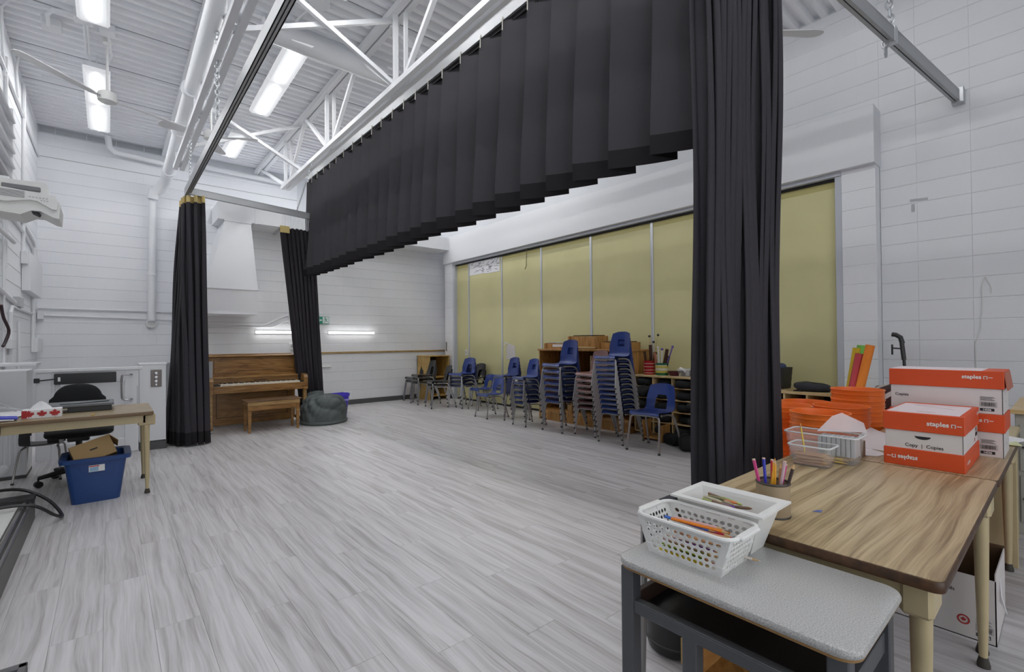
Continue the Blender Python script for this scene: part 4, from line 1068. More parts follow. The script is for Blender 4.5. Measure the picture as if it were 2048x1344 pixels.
# foam tubes leaning in the corner
for i, (y, x, z1, lean, c, nm) in enumerate(((1.44, 5.40, 1.22, .10, (.72, .50, .02), 'yellow foam tube behind the pink one'), (1.40, 5.24, 1.17, .12, (.55, .06, .075), 'pinkish red foam tube with dents'), (1.345, 5.22, 1.25, .15, (.85, .24, .02), 'bright orange foam tube, tallest of four'), (1.37, 5.42, 1.245, .06, (.20, .55, .08), 'green foam tube mostly hidden at the back'))):
    m = mat('foam_%d' % i, c, .6, bump=.15, bscale=40)
    a = Vector((x, y, .012)); b = Vector((x+.10, y-lean, z1)); 
    a.y += lean*.6
    t = thing('foam_tube', nm+', standing in the corner', 'tube', tuple(a))
    obj('tube_wall', G().tube([a, b], .036, 14), m, t)
    obj('tube_bore', G().tube([b, b+(b-a).normalized()*.001], .018, 10), DARK, t)
# microphone stand
t = thing('microphone_stand', 'black stand with boom clamp in front of the block wall', 'stand', (5.9, 1.05, 0))
obj('pole', G().tube([(5.9, 1.02, .03), (5.9, 1.06, 1.12)], .013, 8).tube([(5.9, 1.06, 1.10), (5.9, 1.075, 1.27)], .019, 8), BLACKP, t)
obj('boom_joint', G().tube([(5.9, 1.07, 1.26), (5.9, 1.085, 1.32), (5.9, 1.12, 1.345), (5.9, 1.15, 1.35)], .022, 8), BLACKP, t)
obj('clamp_arm', G().tube([(5.9, 1.075, 1.21), (5.9, 1.15, 1.215)], .008, 6).tube([(5.9, 1.15, 1.25), (5.9, 1.15, 1.15)], .008, 6), BLACKP, t)
obj('base', G().lathe([(.14, 0), (.14, .015), (.03, .03)], 20, (5.9, 1.02, 0)), BLACKP, t)
# scraps on the block wall
one('tape_piece', G().obox((XR-.004, .985, 2.715), (.002, .07, .012), Euler((R(4), 0, 0))), GREYP, 'silver tape strip stuck level on the block wall', 'tape')
one('tape_piece', G().box(XR-.006, 1.018, 2.60, XR-.002, 1.045, 2.68), GREYP, 'short dark tape strip below the level one', 'tape')
one('hanging_string', G().tube([(XR-.01, .515, 1.885), (XR-.012, .54, 1.80), (XR-.012, .538, 1.65), (XR-.012, .55, 1.4), (XR-.012, .59, 1.25), (XR-.012, .585, 1.02)], .004, 6).tube([(XR-.01, .515, 1.885), (XR-.012, .49, 1.82), (XR-.012, .475, 1.77), (XR-.012, .48, 1.72)], .004, 6), WHITEP, 'thin white string hanging from a hook on the block wall', 'string')
# ================================================================ LEFT SIDE
def table(name, label, x0, x1, y0, y1, h, legs, topm=TABLETOP, edge=EDGE):
    t = thing(name, label, 'table', ((x0+x1)/2, (y0+y1)/2, 0))
    obj('tabletop', G().rrect(x0+.003, y0+.003, x1-.003, y1-.003, h-.02, h, .022, 5), topm, t)
    obj('edge_band', G().rrect(x0, y0, x1, y1, h-.03, h-.0012, .025, 6, .003), edge, t)
    i = .055
    g = G().box(x0+i, y0+i, h-.10, x1-i, y0+i+.018, h-.03, .002).box(x0+i, y1-i-.018, h-.10, x1-i, y1-i, h-.03, .002)
    g.box(x0+i, y0+i, h-.10, x0+i+.018, y1-i, h-.03, .002).box(x1-i-.018, y0+i, h-.10, x1-i, y1-i, h-.03, .002)
    obj('apron', g, BEIGE, t)
    for x, y in legs:
        sx = 1 if x > (x0+x1)/2 else -1
        g = G().tube([(x, y, h-.03), (x, y, h-.16), (x+.004*sx, y, .25), (x+.006*sx, y, .035)], [.026, .024, .019, .013], 14)
        g.box(x-.062, y-.034, h-.125, x+.062, y+.034, h-.031, .01)
        l = obj('leg', g, BEIGE, t)
        obj('foot_glide', G().lathe([(.021, 0), (.021, .012), (.014, .04)], 12, (x+.006*sx, y, 0)), mat('dark_glide', (.05, .045, .035), .6), l)
    return t
table('teacher_table', 'tan woodgrain table at left holding a laptop and tissue box', -.90, .30, 5.19, 5.985, .725, ((.253, 5.29), (.253, 5.905), (-.85, 5.29), (-.85, 5.905)), wood('tan_laminate', (.27, .20, .115), (.36, .28, .17), 0, .9, .35, 9), mat('tan_edge', (.16, .10, .05), .5))
dz = .725
t = thing('laptop', 'closed grey laptop raised on a black stand on the left table', 'laptop', (-.13, 5.72, dz))
obj('stand', G().box(-.27, 5.58, dz, .02, 5.86, dz+.048, .004), BLACKP, t)
obj('lid', G().box(-.42, 5.55, dz+.048, .035, 5.88, dz+.07, .004), mat('laptop_grey', (.13, .14, .15), .45), t)
one('earbud_cable', G().tube([(-.32, 5.60, dz+.076), (-.2, 5.58, dz+.076), (-.06, 5.66, dz+.076), (-.02, 5.65, dz+.076), (.0, 5.68, dz+.076)], .004, 6), BLACKP, 'thin black cable lying across the closed laptop', 'cable')
t = thing('tissue_box', 'tissue box printed with red leaves, tissue pulled up', 'tissue box', (-.41, 5.42, dz))
tb = (-.525, 5.36, -.295, 5.48, .068)
obj('carton', G().box(tb[0], tb[1], dz, tb[2], tb[3], dz+tb[4], .002), PAPER, t)
LEAF = [(0, -.5), (.04, -.28), (.24, -.34), (.20, -.22), (.48, .02), (.38, .06), (.44, .24), (.27, .20), (.24, .27), (.12, .14), (.17, .40), (.08, .35), (0, .52)]
LEAF = LEAF+[(-x, z) for x, z in LEAF[-2:0:-1]]
def leaf(cx, cz, s, y, sx=1.0, rot=0): return G().prism([(cx+sx*s*x, cz+s*z) for x, z in LEAF], 1, y-.001, y+.001)
for cx, s in ((-.485, .064), (-.41, .058), (-.335, .064)): obj('leaf_print', leaf(cx, dz+.034, s, tb[1]-.001, 1.15), LEAFRED, t)
obj('leaf_print', G().box(tb[0], tb[1]-.0015, dz+.004, tb[0]+.03, tb[1], dz+.064), LEAFRED, t)
def tis(u, v):
    a = u*2*PI; r = .050*(1-v)**1.1+.004; 
    return (-.42+r*1.3*math.cos(a)+.02*math.sin(3*a)*v*(1-v), 5.42+r*.6*math.sin(a), dz+.068+.062*v+.008*math.sin(4*a)*(1-v)*v*3)
obj('tissue', G().grid(tis, 24, 8, True), PAPER, t, ang=180)
for i, (x0, y0, x1, y1, z, a, l) in enumerate(((-.88, 5.3, -.62, 5.52, .004, 5, 'lowest white paper by the left table edge'), (-.84, 5.4, -.55, 5.7, .010, -12, 'slanted white paper in the middle of the left table pile'), (-.80, 5.62, -.45, 5.88, .016, 8, 'white paper on top at the back of the left table'))):
    one('paper_sheet', G().obox(((x0+x1)/2, (y0+y1)/2, dz+z), ((x1-x0)/2, (y1-y0)/2, .003), Euler((0, 0, R(a)))), PAPER, l, 'paper')
t = thing('blue_folder', 'royal blue folder with white pages beside the tissue box', 'folder', (-.68, 5.33, dz))
obj('cover', G().obox((-.66, 5.34, dz+.030), (.115, .085, .004), Euler((0, R(6), R(8)))), mat('royal_blue', (.01, .02, .50), .4), t)
obj('pages', G().obox((-.68, 5.335, dz+.018), (.115, .08, .006), Euler((0, R(4), R(8)))), PAPER, t)
for i, (p, l) in enumerate((([(-.9, 5.75, dz+.05), (-.75, 5.7, dz+.07), (-.62, 5.78, dz+.05), (-.5, 5.75, dz+.012)], 'white cable arching over the papers on the left table'), ([(-.88, 5.85, dz+.10), (-.78, 5.85, dz+.13), (-.68, 5.85, dz+.08), (-.6, 5.86, dz+.02)], 'pale cable loop at the far left of the table'))):
    one('power_cable', G().tube(smooth_path(p, 5), .008, 7), GREYP, l, 'cable')
one('power_cable', G().tube(smooth_path([(-.62, 5.17, dz-.02), (-.63, 5.17, .60), (-.72, 5.25, .45), (-.84, 5.3, .38)], 5), .006, 7), BLACKP, 'black cable drooping from the front edge of the left table', 'cable')
one('desk_charm', G().tube([(-.11, 5.22, dz+.006), (-.085, 5.23, dz+.012)], .006, 8), mat('brass', (.55, .38, .12), .3, 1), 'tiny brass trinket on the front edge of the left table', 'trinket')

# office chair behind the table
t = thing('office_chair', 'black office chair on casters tucked behind the left table', 'chair', (-.22, 6.25, 0))
def cushion(cx, cy, cz, hx, hy, hz, ex=.45):
    def f(u, v):
        a = u*2*PI; b = (v-.5)*PI; sg = lambda q, e: math.copysign(abs(q)**e, q)
        return (cx+hx*sg(math.cos(b), .35)*sg(math.cos(a), ex), cy+hy*sg(math.cos(b), .35)*sg(math.sin(a), ex), cz+hz*sg(math.sin(b), .7))
    return G().grid(f, 36, 12, True)
obj('seat', cushion(-.21, 6.22, .475, .25, .235, .04), BLACKF, t, ang=180)
def back(u, v):
    a = u*2*PI; b = (v-.5)*PI; sg = lambda q, e: math.copysign(abs(q)**e, q)
    x = .215*math.cos(b)**.4*sg(math.cos(a), .75) if abs(b) < PI/2-.01 else 0
    z = .19*(math.cos(b)**.4 if abs(b) < PI/2-.01 else 0)*sg(math.sin(a), .8)
    return (-.235+x*(1-.12*(z > .05)), 6.52-.04*sg(math.sin(b), .7)-.25*x*x*3, .725+z)
obj('backrest', G().grid(back, 40, 12, True), BLACKF, t, ang=180)
obj('back_bar', G().tube([(-.22, 6.35, .44), (-.22, 6.52, .42), (-.22, 6.58, .55), (-.23, 6.55, .70)], .022, 8), BLACKP, t)
obj('tilt_box', G().box(-.30, 6.13, .39, -.14, 6.35, .435, .01), BLACKP, t)
obj('gas_lift', G().tube([(-.22, 6.25, .08), (-.22, 6.25, .40)], .025, 12), BLACKP, t)
for i in range(5):
    a = R(200+72*i); e = Vector((-.22+.29*math.cos(a), 6.25+.29*math.sin(a), .085))
    arm = obj('base_arm', G().tube([(-.22, 6.25, .125), tuple(e)], [.032, .018], 8), BLACKP, t)
    obj('caster', G().tube([(e.x-.022*math.sin(a), e.y+.022*math.cos(a), .03), (e.x+.022*math.sin(a), e.y-.022*math.cos(a), .03)], .03, 12).tube([(e.x, e.y, .03), (e.x, e.y, .09)], .008, 6), BLACKP, arm)
obj('armrest_bar', G().tube([(-.45, 6.25, .46), (-.47, 6.25, .545), (-.35, 6.27, .555), (.02, 6.28, .56), (.04, 6.28, .54), (.03, 6.26, .46)], .009, 6), BLACKP, t)
chair('A', .74, BLKCH, LEGGREY, -.50, 6.60, 0, R(-97), 'black plastic school chair half hidden under the left table')

# tote with a carton in it
t = thing('storage_tote', 'dark blue plastic tote with a torn price label under the left table', 'bin', (-.08, 5.44, 0))
g = G()
def rr(x0, y0, x1, y1, z, r=.04, n=4):
    o = []
    for cx, cy, a0 in ((x1-r, y1-r, 0), (x0+r, y1-r, 90), (x0+r, y0+r, 180), (x1-r, y0+r, 270)):
        for k in range(n+1): o.append((cx+r*math.cos(R(a0+90*k/n)), cy+r*math.sin(R(a0+90*k/n)), z))
    return o
bx = [(-.235, 5.285, .075, 5.60, 0), (-.275, 5.245, .115, 5.64, .33), (-.275, 5.245, .115, 5.64, .345)]
rim = [(-.305, 5.215, .145, 5.67, .345), (-.31, 5.21, .15, 5.675, .375), (-.29, 5.23, .13, 5.655, .38), (-.262, 5.258, .102, 5.627, .37), (-.262, 5.258, .102, 5.627, .33), (-.222, 5.298, .062, 5.587, .01)]
rings = [rr(*q) for q in bx+rim]; n = len(rings[0])
vs = [p for r in rings for p in r]
fs = [(j*n+i, j*n+(i+1) % n, (j+1)*n+(i+1) % n, (j+1)*n+i) for j in range(len(rings)-1) for i in range(n)]+[tuple(range(n)), tuple((len(rings)-1)*n+i for i in range(n))]
obj('tub', g._add(vs, fs), TOTE, t)
obj('grip_panel', G()._add([(-.19, 5.238, .345), (.05, 5.238, .345), (.03, 5.244, .27), (-.02, 5.246, .255), (-.14, 5.246, .255), (-.17, 5.244, .27), (-.19, 5.27, .345), (.05, 5.27, .345), (.03, 5.27, .27), (-.02, 5.27, .255), (-.14, 5.27, .255), (-.17, 5.27, .27)], [(0, 1, 2, 3, 4, 5), (6, 7, 8, 9, 10, 11), (0, 1, 7, 6), (1, 2, 8, 7), (2, 3, 9, 8), (3, 4, 10, 9), (4, 5, 11, 10), (5, 0, 6, 11)]), TOTE, t)
l = obj('price_label', G().box(-.125, 5.2365, .262, -.025, 5.2385, .315), WHITEP, t)
obj('label_print', G().box(-.12, 5.2355, .266, -.065, 5.2366, .298), mat('pale_blue_print', (.25, .42, .58), .5), l)
obj('label_print', G().box(-.123, 5.2355, .303, -.06, 5.2366, .311), LEAFRED, l)
t = thing('open_carton', 'open brown cardboard carton tilted inside the blue tote', 'carton', (-.08, 5.42, .3))
m = Matrix.Translation((-.10, 5.43, .385)) @ Euler((R(-25), R(-17), R(8))).to_matrix().to_4x4()
hx, hy, hz = .135, .10, .085; w_ = .003
for nm, b in (('carton_front', (-hx, -hy, -hz, hx, -hy+w_, hz)), ('carton_back', (-hx, hy-w_, -hz, hx, hy, hz)), ('carton_side', (-hx, -hy, -hz, -hx+w_, hy, hz)), ('carton_side', (hx-w_, -hy, -hz, hx, hy, hz)), ('carton_base', (-hx, -hy, -hz, hx, hy, -hz+w_))):
    obj(nm, G().box(*b).xf(m), CARD, t, smooth=False)
obj('carton_flap', G().box(hx, -hy, hz-.004, hx+.085, hy, hz).xf(Matrix.Translation((0, 0, 0)) @ m @ Matrix.Translation((hx, 0, hz)) @ Matrix.Rotation(R(62), 4, 'Y') @ Matrix.Translation((-hx, 0, -hz))), CARD, t, smooth=False)
obj('print_mark', G().box(-.02, -hy-.001, .0, .03, -hy, .012).xf(m), INK, t)

# platform lift gate and its post
t = thing('lift_gate', 'white low lift gate with black closer and steel handle behind the table', 'gate', (-.15, 7.25, 0))
gx0, gx1, gy, gz0, gz1 = -.60, .27, 7.22, .05, 1.045
obj('stile', G().box(gx0, gy, gz0, gx0+.12, gy+.045, gz1-.04, .004), DRYW, t)
obj('stile', G().box(gx1-.13, gy, gz0, gx1, gy+.045, gz1-.04, .004), DRYW, t)
obj('top_rail', G().box(gx0+.12, gy, gz1-.17, gx1-.13, gy+.045, gz1-.04, .004), DRYW, t)
obj('bottom_rail', G().box(gx0+.12, gy, gz0, gx1-.13, gy+.045, gz0+.16, .004), DRYW, t)
obj('window_pane', G().box(gx0+.12, gy+.018, gz0+.16, gx1-.13, gy+.026, gz1-.17), mat('gate_pane', (.8, .82, .84), .15, alpha=.35), t)
obj('mid_post', G().box(gx0+.15, gy-.004, gz0+.16, gx0+.19, gy+.04, gz1-.17, .003), DRYW, t)
obj('cap_rail', G().box(gx0-.02, gy-.02, gz1-.035, gx1+.04, gy+.07, gz1, .005), STEEL, t)
c = obj('door_closer', G().box(-.455, gy-.055, .875, .065, gy, .995, .006), BLACKP, t)
obj('closer_label', G().box(-.425, gy-.057, .91, -.405, gy-.055, .955), PAPER, c)
obj('closer_arm', G().tube([(-.455, gy-.03, .935), (-.57, gy-.025, .925), (-.60, gy, .92)], .007, 6).box(-.615, gy-.03, .90, -.57, gy, .95, .004), BLACKP, t)
obj('pull_handle', G().tube(smooth_path([(.205, gy, .955), (.20, gy-.05, .955), (.13, gy-.06, .955), (.115, gy-.06, .90), (.115, gy-.06, .72), (.13, gy-.06, .67), (.20, gy-.05, .665), (.205, gy, .665)], 4), .012, 8), CHROME, t)
obj('lock_line', G().box(.255, gy-.003, .40, .262, gy, .82), GREYP, t)
t = thing('call_post', 'white lift call post with steel button plate beside the gate', 'post', (.42, 7.5, 0))
obj('post_body', G().box(.285, 7.40, .10, .55, 7.66, 1.06, .004), DRYW, t)
obj('post_base', G().box(.285, 7.40, 0, .555, 7.66, .115, .003), RUBBER, t)
obj('post_cap', G().box(.275, 7.39, 1.055, .56, 7.67, 1.075, .004), STEEL, t)
pl_ = obj('button_plate', G().box(.395, 7.388, .78, .505, 7.40, .99, .003), mat('taupe_plate', (.17, .15, .14), .4, .5), t)
for z in (.945, .895, .845): obj('button', G().lathe([(.022, 0), (.02, .006), (.012, .008)], 14, (0, 0, 0)).xf(Matrix.Translation((.45, 7.388, z)) @ Matrix.Rotation(PI/2, 4, 'X')), CHROME, pl_)
obj('key_switch', G().box(.442, 7.38, .795, .458, 7.388, .818), CHROME, pl_)
struct('wall_lift_side', G().box(.56, 8.1, 0, 1.15, 8.14, 1.05), mat('lift_grey', (.42, .43, .45), .5))
one('lift_curb', G().box(-.62, 7.60, 0, .30, 8.0, .10, .004), GREYP, 'grey lift platform edge behind the low gate', 'platform')
# white floor unit at the left wall
t = thing('floor_unit', 'white floor standing unit with ribbed front at the left wall', 'cabinet', (-.76, 6.95, 0))
obj('cabinet_body', G().box(XL+.01, 6.70, .03, -.62, 7.16, 1.06, .006), DRYW, t)
for i in range(7): obj('rib', G().box(XL+.03+i*.036, 6.692, .14, XL+.05+i*.036, 6.70, .62, .002), DRYW, t)
obj('dial', G().lathe([(.05, 0), (.05, .012), (.038, .02)], 20, (0, 0, 0)).xf(Matrix.Translation((-.78, 6.70, .10)) @ Matrix.Rotation(PI/2, 4, 'X')), DRYW, t)
obj('plinth', G().box(XL+.01, 6.695, 0, -.62, 7.16, .03), RUBBER, t)
one('wall_ledge', G().box(XL+.005, 7.25, 1.085, -.60, 7.75, 1.115, .004), STEEL, 'white ledge on the left wall above the gate hinge', 'shelf')
# left wall fittings
one('wall_panel', G().box(XL+.003, 9.28, 2.06, XL+.09, 10.82, 2.60, .006), STEEL, 'large white electrical panel high on the left wall near the corner', 'electrical panel')
one('wall_box', G().box(XL+.003, 9.2, 2.42, XL+.07, 9.5, 2.60, .006), STEEL, 'small white box overlapping the corner of the wall panel', 'electrical box')
one('wall_box', G().box(XL+.003, 10.35, 1.20, XL+.08, 11.05, 1.42, .006), STEEL, 'white outlet box low on the left wall near the corner', 'electrical box')
one('wall_switch', G().box(XL+.003, 8.55, 1.80, XL+.06, 8.95, 1.92, .004), GREYP, 'grey switch box on the left wall conduit', 'switch')
def wcon(pts, r, label): conduit('wall_conduit', [(XL+.02+(q[2] if len(q) > 2 else 0), q[0], q[1]) for q in pts], r, label)
wcon([(6.0, 3.02), (9.2, 3.0), (10.45, 2.93), (10.55, 2.85), (10.55, 2.6)], .018, 'upper white conduit along the left wall bending down to the panel')
wcon([(6.0, 2.87), (9.2, 2.86), (10.3, 2.80), (10.4, 2.72), (10.4, 2.6)], .018, 'lower white conduit along the left wall bending down to the panel')
wcon([(9.28, 4.9), (9.28, 2.6)], .022, 'white vertical conduit on the left wall above the panel')
wcon([(7.82, 4.6), (7.82, 2.2)], .018, 'white vertical conduit on the left wall near the louvres')
wcon([(6.4, 4.40), (7.8, 4.42), (9.28, 4.44), (11.1, 4.46)], .018, 'white level conduit high on the left wall')
wcon([(8.2, 1.2), (8.2, 1.70), (8.3, 1.78), (10.3, 1.79)], .02, 'white conduit stepping along the left wall below the switch')
wcon([(10.37, 2.05), (10.37, 1.42)], .02, 'white short conduit from wall panel down to outlet box')
wcon([(8.9, 1.62), (8.9, 1.0)], .016, 'thin white conduit with a hooked top on the left wall')
wcon([(7.72, 3.9), (7.72, 1.0)], .014, 'thin white vertical conduit at the left picture edge')
wcon([(6.6, 1.97), (8.5, 1.84)], .026, 'white sloping conduit ending at the grey switch')
wcon([(7.0, 2.55), (7.9, 2.5, .06)], .022, 'white pipe stub sticking off the left wall')
for (pts, l) in (([( -.9, 1.93), (.95, 1.92), (1.10, 1.86)], 'upper white conduit along the back wall'), ([(-.9, 1.81), (.95, 1.77), (1.10, 1.70)], 'lower white conduit along the back wall')):
    conduit('wall_conduit', [(p[0], YB-.02, p[1]) for p in pts], .017, l)
one('corner_box', G().box(XL+.01, 11.04, 1.74, XL+.09, 11.15, 1.86, .006), STEEL, 'white corner junction box joining the wall conduits', 'electrical box')
t = thing('wall_louvre', 'white slatted louvre on the left wall above the projector', 'vent', (XL, 7.0, 3.2))
for i in range(5): obj('slat', G().obox((XL+.06, 6.9, 3.15+.17*i), (.07, .72, .008), Euler((0, R(38), 0))), STEEL, t)
obj('louvre_frame', G().box(XL+.003, 7.6, 3.05, XL+.10, 7.66, 3.95, .004), STEEL, t)
one('wall_cable', G().tube(smooth_path([(XL+.02, 7.55, 1.75), (XL+.03, 7.62, 1.62), (XL+.06, 7.72, 1.48), (XL+.04, 7.7, 1.36), (XL+.03, 7.6, 1.30)], 4), .015, 7), mat('wall_cable_black', (.03, .012, .018), .5), 'dark cable loop on the left wall at the picture edge', 'cable')
one('socket_box', G().box(XL+.003, 8.0, 1.27, XL+.06, 8.35, 1.38, .004), STEEL, 'small white socket box on the left wall under the cable', 'socket')
# projector
t = thing('projector', 'white short throw projector hanging from the left wall', 'projector', (-.5, 4.55, 2.16))
pp = [(-.80, 2.325), (-.53, 2.324), (-.277, 2.309), (-.253, 2.253), (-.258, 2.161), (-.287, 2.166), (-.349, 2.199), (-.391, 2.198), (-.441, 2.164), (-.53, 2.171), (-.80, 2.20)]
pf = [(-.80, 2.325), (-.53, 2.324), (-.277, 2.309), (-.262, 2.27), (-.268, 2.215), (-.29, 2.215), (-.36, 2.258), (-.40, 2.262), (-.50, 2.235), (-.80, 2.245)]
obj('housing', G().prism(pp, 1, 4.42, 4.72), WHITEP, t, smooth=False)
obj('front_face', G().prism(pf, 1, 4.395, 4.42), WHITEP, t, smooth=False)
obj('top_lid', G().prism([(-.80, 2.325), (-.31, 2.325), (-.325, 2.40), (-.80, 2.388)], 1, 4.46, 4.72), WHITEP, t, smooth=False)
for i in range(6): obj('vent_slit', G().box(-.56, 4.393, 2.268+.008*i, -.42, 4.396, 2.271+.008*i), mat('slit_grey', (.18, .18, .19), .6), t)
obj('top_slot', G().box(-.53, 4.44, 2.333, -.35, 4.461, 2.362, .004), mat('slit_grey', (0, 0, 0)), t)
obj('lens_window', G().obox((-.375, 4.5, 2.196), (.02, .05, .008), Euler((0, R(25), 0))), DARK, t)
for i in range(6): obj('control_button', G().box(-.40+.016*i, 4.392, 2.278, -.392+.016*i, 4.395, 2.284), GREYP, t)
for i in range(3): obj('control_button', G().box(-.345+.014*i, 4.392, 2.262, -.338+.014*i, 4.395, 2.268), GREYP, t)
obj('wall_arm', G().box(XL, 4.52, 2.40, -.55, 4.62, 2.44, .004).box(XL, 4.42, 2.30, XL+.02, 4.72, 2.60, .004).box(-.62, 4.50, 2.38, -.5, 4.64, 2.42, .004), STEEL, t)
# low box lying at the left edge
t = thing('board_on_floor', 'white topped floor box with silver rail and black end at lower left', 'box', (-.66, 4.0, 0))
ly0, ly1, lx = 2.95, 5.10, -.425
obj('base_box', G().box(XL+.01, ly0, 0, lx, ly1, .145, .004), mat('taupe_side', (.095, .093, .092), .45), t)
obj('white_surface', G().box(XL+.02, ly0+.02, .145, lx-.07, ly1-.16, .152), WHITEP, t)
obj('silver_rail', G().box(lx-.055, ly0+.01, .145, lx-.03, ly1-.05, .168, .006).box(lx-.022, ly0+.01, .145, lx-.006, ly1-.03, .158, .004), CHROME, t)
obj('end_band', G().box(XL+.01, ly1-.14, .145, lx+.004, ly1+.01, .185, .004), BLACKP, t)
for i in range(4): one('marker', G().tube([(-.80+.03*i, 4.72+.05*i, .16), (-.70+.025*i, 4.78+.04*i, .16)], .007, 7), mat('dark_red_marker', (.12, .01, .02), .5), ['dark red marker nearest the black end of the floor box', 'second dark red marker on the floor box', 'third dark red marker on the floor box', 'dark red marker farthest along the floor box'][i], 'marker')
one('coiled_cable', G().tube(smooth_path([(-.86, 4.75, .20), (-.72, 5.0, .25), (-.52, 5.16, .22), (-.36, 5.12, .12), (-.27, 4.98, .02), (-.30, 4.85, .06), (-.42, 4.80, .17), (-.62, 4.78, .19), (-.86, 4.66, .19)], 6), .011, 8), BLACKP, 'thick black cable looping off the end of the floor box', 'cable')
one('board_eraser', G().box(-.76, 5.55, .0, -.55, 5.64, .035, .012), mat('teal_felt', (.01, .15, .14), .6), 'teal board eraser on the floor by the floor box', 'eraser')
t = thing('speaker_box', 'low black box with grey rim at the bottom left edge', 'box', (-.4, 2.4, 0))
obj('box_body', G().box(-.8, 2.2, 0, -.235, 2.60, .085, .004), BLACKP, t)
obj('grey_rim', G().box(-.8, 2.57, .085, -.235, 2.605, .10, .003).box(-.26, 2.2, .085, -.235, 2.6, .10, .003), mat('dim_grey', (.12, .12, .125), .5), t)

# ================================================================ RIGHT: TABLES
TZ = .734
table('work_table', 'woodgrain table nearest the camera with dark worn edge and beige legs', 1.49, 2.718, .20, .918, TZ, ((1.60, .262), (2.652, .245), (1.60, .86), (2.652, .86)))
table('work_table', 'second woodgrain table behind the near one, under the cartons', 2.724, 3.90, .198, .787, TZ, ((2.775, .258), (3.855, .247), (2.775, .74), (3.855, .74)))
# student desk
DZ = .70
t = thing('student_desk', 'small grey topped desk with dark steel frame in the foreground', 'desk', (1.29, .56, 0))
obj('desktop', G().rrect(1.095, .270, 1.478, .850, DZ-.022, DZ, .045, 7, .008), SPECK, t)
obj('under_edge', G().rrect(1.100, .275, 1.474, .845, DZ-.027, DZ-.021, .043, 7), mat('ply_edge', (.30, .17, .06), .5), t)
def sqleg(x, y, a=.02): return G().box(x-a, y-a, 0, x+a, y+a, DZ-.027, .003)
for x, y in ((1.130, .833-.014), (1.130, .312), (1.448, .312), (1.448, .815)): obj('leg', sqleg(x, y), DKSTEEL, t)
obj('frame_rail', G().box(1.115, .33, .552, 1.135, .80, .582, .002), DKSTEEL, t)
obj('frame_rail', G().box(1.44, .33, .552, 1.46, .80, .582, .002), DKSTEEL, t)
obj('frame_rail', G().box(1.15, .80, .552, 1.43, .82, .60, .002), mat('brown_rail', (.06, .035, .03), .4), t)
obj('frame_rail', G().box(1.15, .302, .552, 1.43, .322, .60, .002), DKSTEEL, t)
obj('shelf_pan', G().box(1.135, .325, .552, 1.44, .80, .560), SHELFBLK, t)
obj('shelf_lip', G().box(1.115, .33, .582, 1.14, .80, .586, .001), DKSTEEL, t)
obj('center_leg', G().box(1.115, .615, 0, 1.15, .655, .555, .003), DKSTEEL, t)
# perforated basket
def wall_perf(p00, p10, p11, p01, nu, nv, mu, mt, mb, hole=.34):
    """perforated sheet between four corners (bottom-left, bottom-right, top-right, top-left)"""
    P00, P10, P11, P01 = map(Vector, (p00, p10, p11, p01)); g = G()
    def at(u, v): return tuple((P00*(1-u)+P10*u)*(1-v)+(P01*(1-u)+P11*u)*v)
    us = [0, mu]+[mu+(1-2*mu)*(i+1)/nu for i in range(nu)]+[1]; vs_ = [0, mb]+[mb+(1-mt-mb)*(i+1)/nv for i in range(nv)]+[1]
    for i in range(len(us)-1):
        for j in range(len(vs_)-1):
            u0, u1, v0, v1 = us[i], us[i+1], vs_[j], vs_[j+1]
            inner = 1 <= i <= nu and 1 <= j <= nv
            if not inner: g._add([at(u0, v0), at(u1, v0), at(u1, v1), at(u0, v1)], [(0, 1, 2, 3)]); continue
            sh = .25 if j % 2 else -.25
            cu = (u0+u1)/2+sh*(u1-u0)*.5; cv = (v0+v1)/2; ru = (u1-u0)*hole; rv = (v1-v0)*hole
            o = [(u0, v0), (cu, v0), (u1, v0), (u1, cv), (u1, v1), (cu, v1), (u0, v1), (u0, cv)]
            h = [(cu+ru*math.cos(a), cv+rv*math.sin(a)) for a in [R(225+45*k) for k in range(8)]]
            g._add([at(*q) for q in o+h], [(k, (k+1) % 8, 8+(k+1) % 8, 8+k) for k in range(8)])
    return g
def perf_basket(name, label, bo, to, z0, z1):
    t = thing(name, label, 'basket', ((bo[0]+bo[2])/2, (bo[1]+bo[3])/2, z0))
    x0, y0, x1, y1 = bo; X0, Y0, X1, Y1 = to
    cb = [(x0, y0), (x1, y0), (x1, y1), (x0, y1)]; ct = [(X0, Y0), (X1, Y0), (X1, Y1), (X0, Y1)]
    for k in range(4):
        a, b, c, d = cb[k], cb[(k+1) % 4], ct[(k+1) % 4], ct[k]
        L_ = math.dist(a, b); nu = max(5, int(L_/.0185))
        obj('side_wall', wall_perf((*a, z0), (*b, z0), (*c, z1), (*d, z1), nu, 5, .07 if L_ > .18 else .12, .13, .10, .37), WHITEP, t, solid=.0018, smooth=False)
    obj('bottom', G().box(x0, y0, z0, x1, y1, z0+.002), WHITEP, t)
    r = .03; pts = []
    for cx, cy, a0 in ((X1-r, Y1-r, 0), (X0+r, Y1-r, 90), (X0+r, Y0+r, 180), (X1-r, Y0+r, 270)):
        for k in range(6): pts.append((cx+(r+.004)*math.cos(R(a0+18*k)), cy+(r+.004)*math.sin(R(a0+18*k)), z1))
    obj('rim', G().tube(pts, .0062, 8, closed=True), WHITEP, t)
    obj('rim_handle', G().box(X0+.03, Y0-.018, z1-.004, X1-.03, Y0+.004, z1+.006, .003), WHITEP, t)
    obj('rim_handle', G().box(X0+.03, Y1-.004, z1-.004, X1-.03, Y1+.018, z1+.006, .003), WHITEP, t)
perf_basket('pencil_basket', 'white perforated basket of coloured pencils on the grey desk', (1.195, .592, 1.345, .800), (1.188, .560, 1.352, .836), DZ, .803)
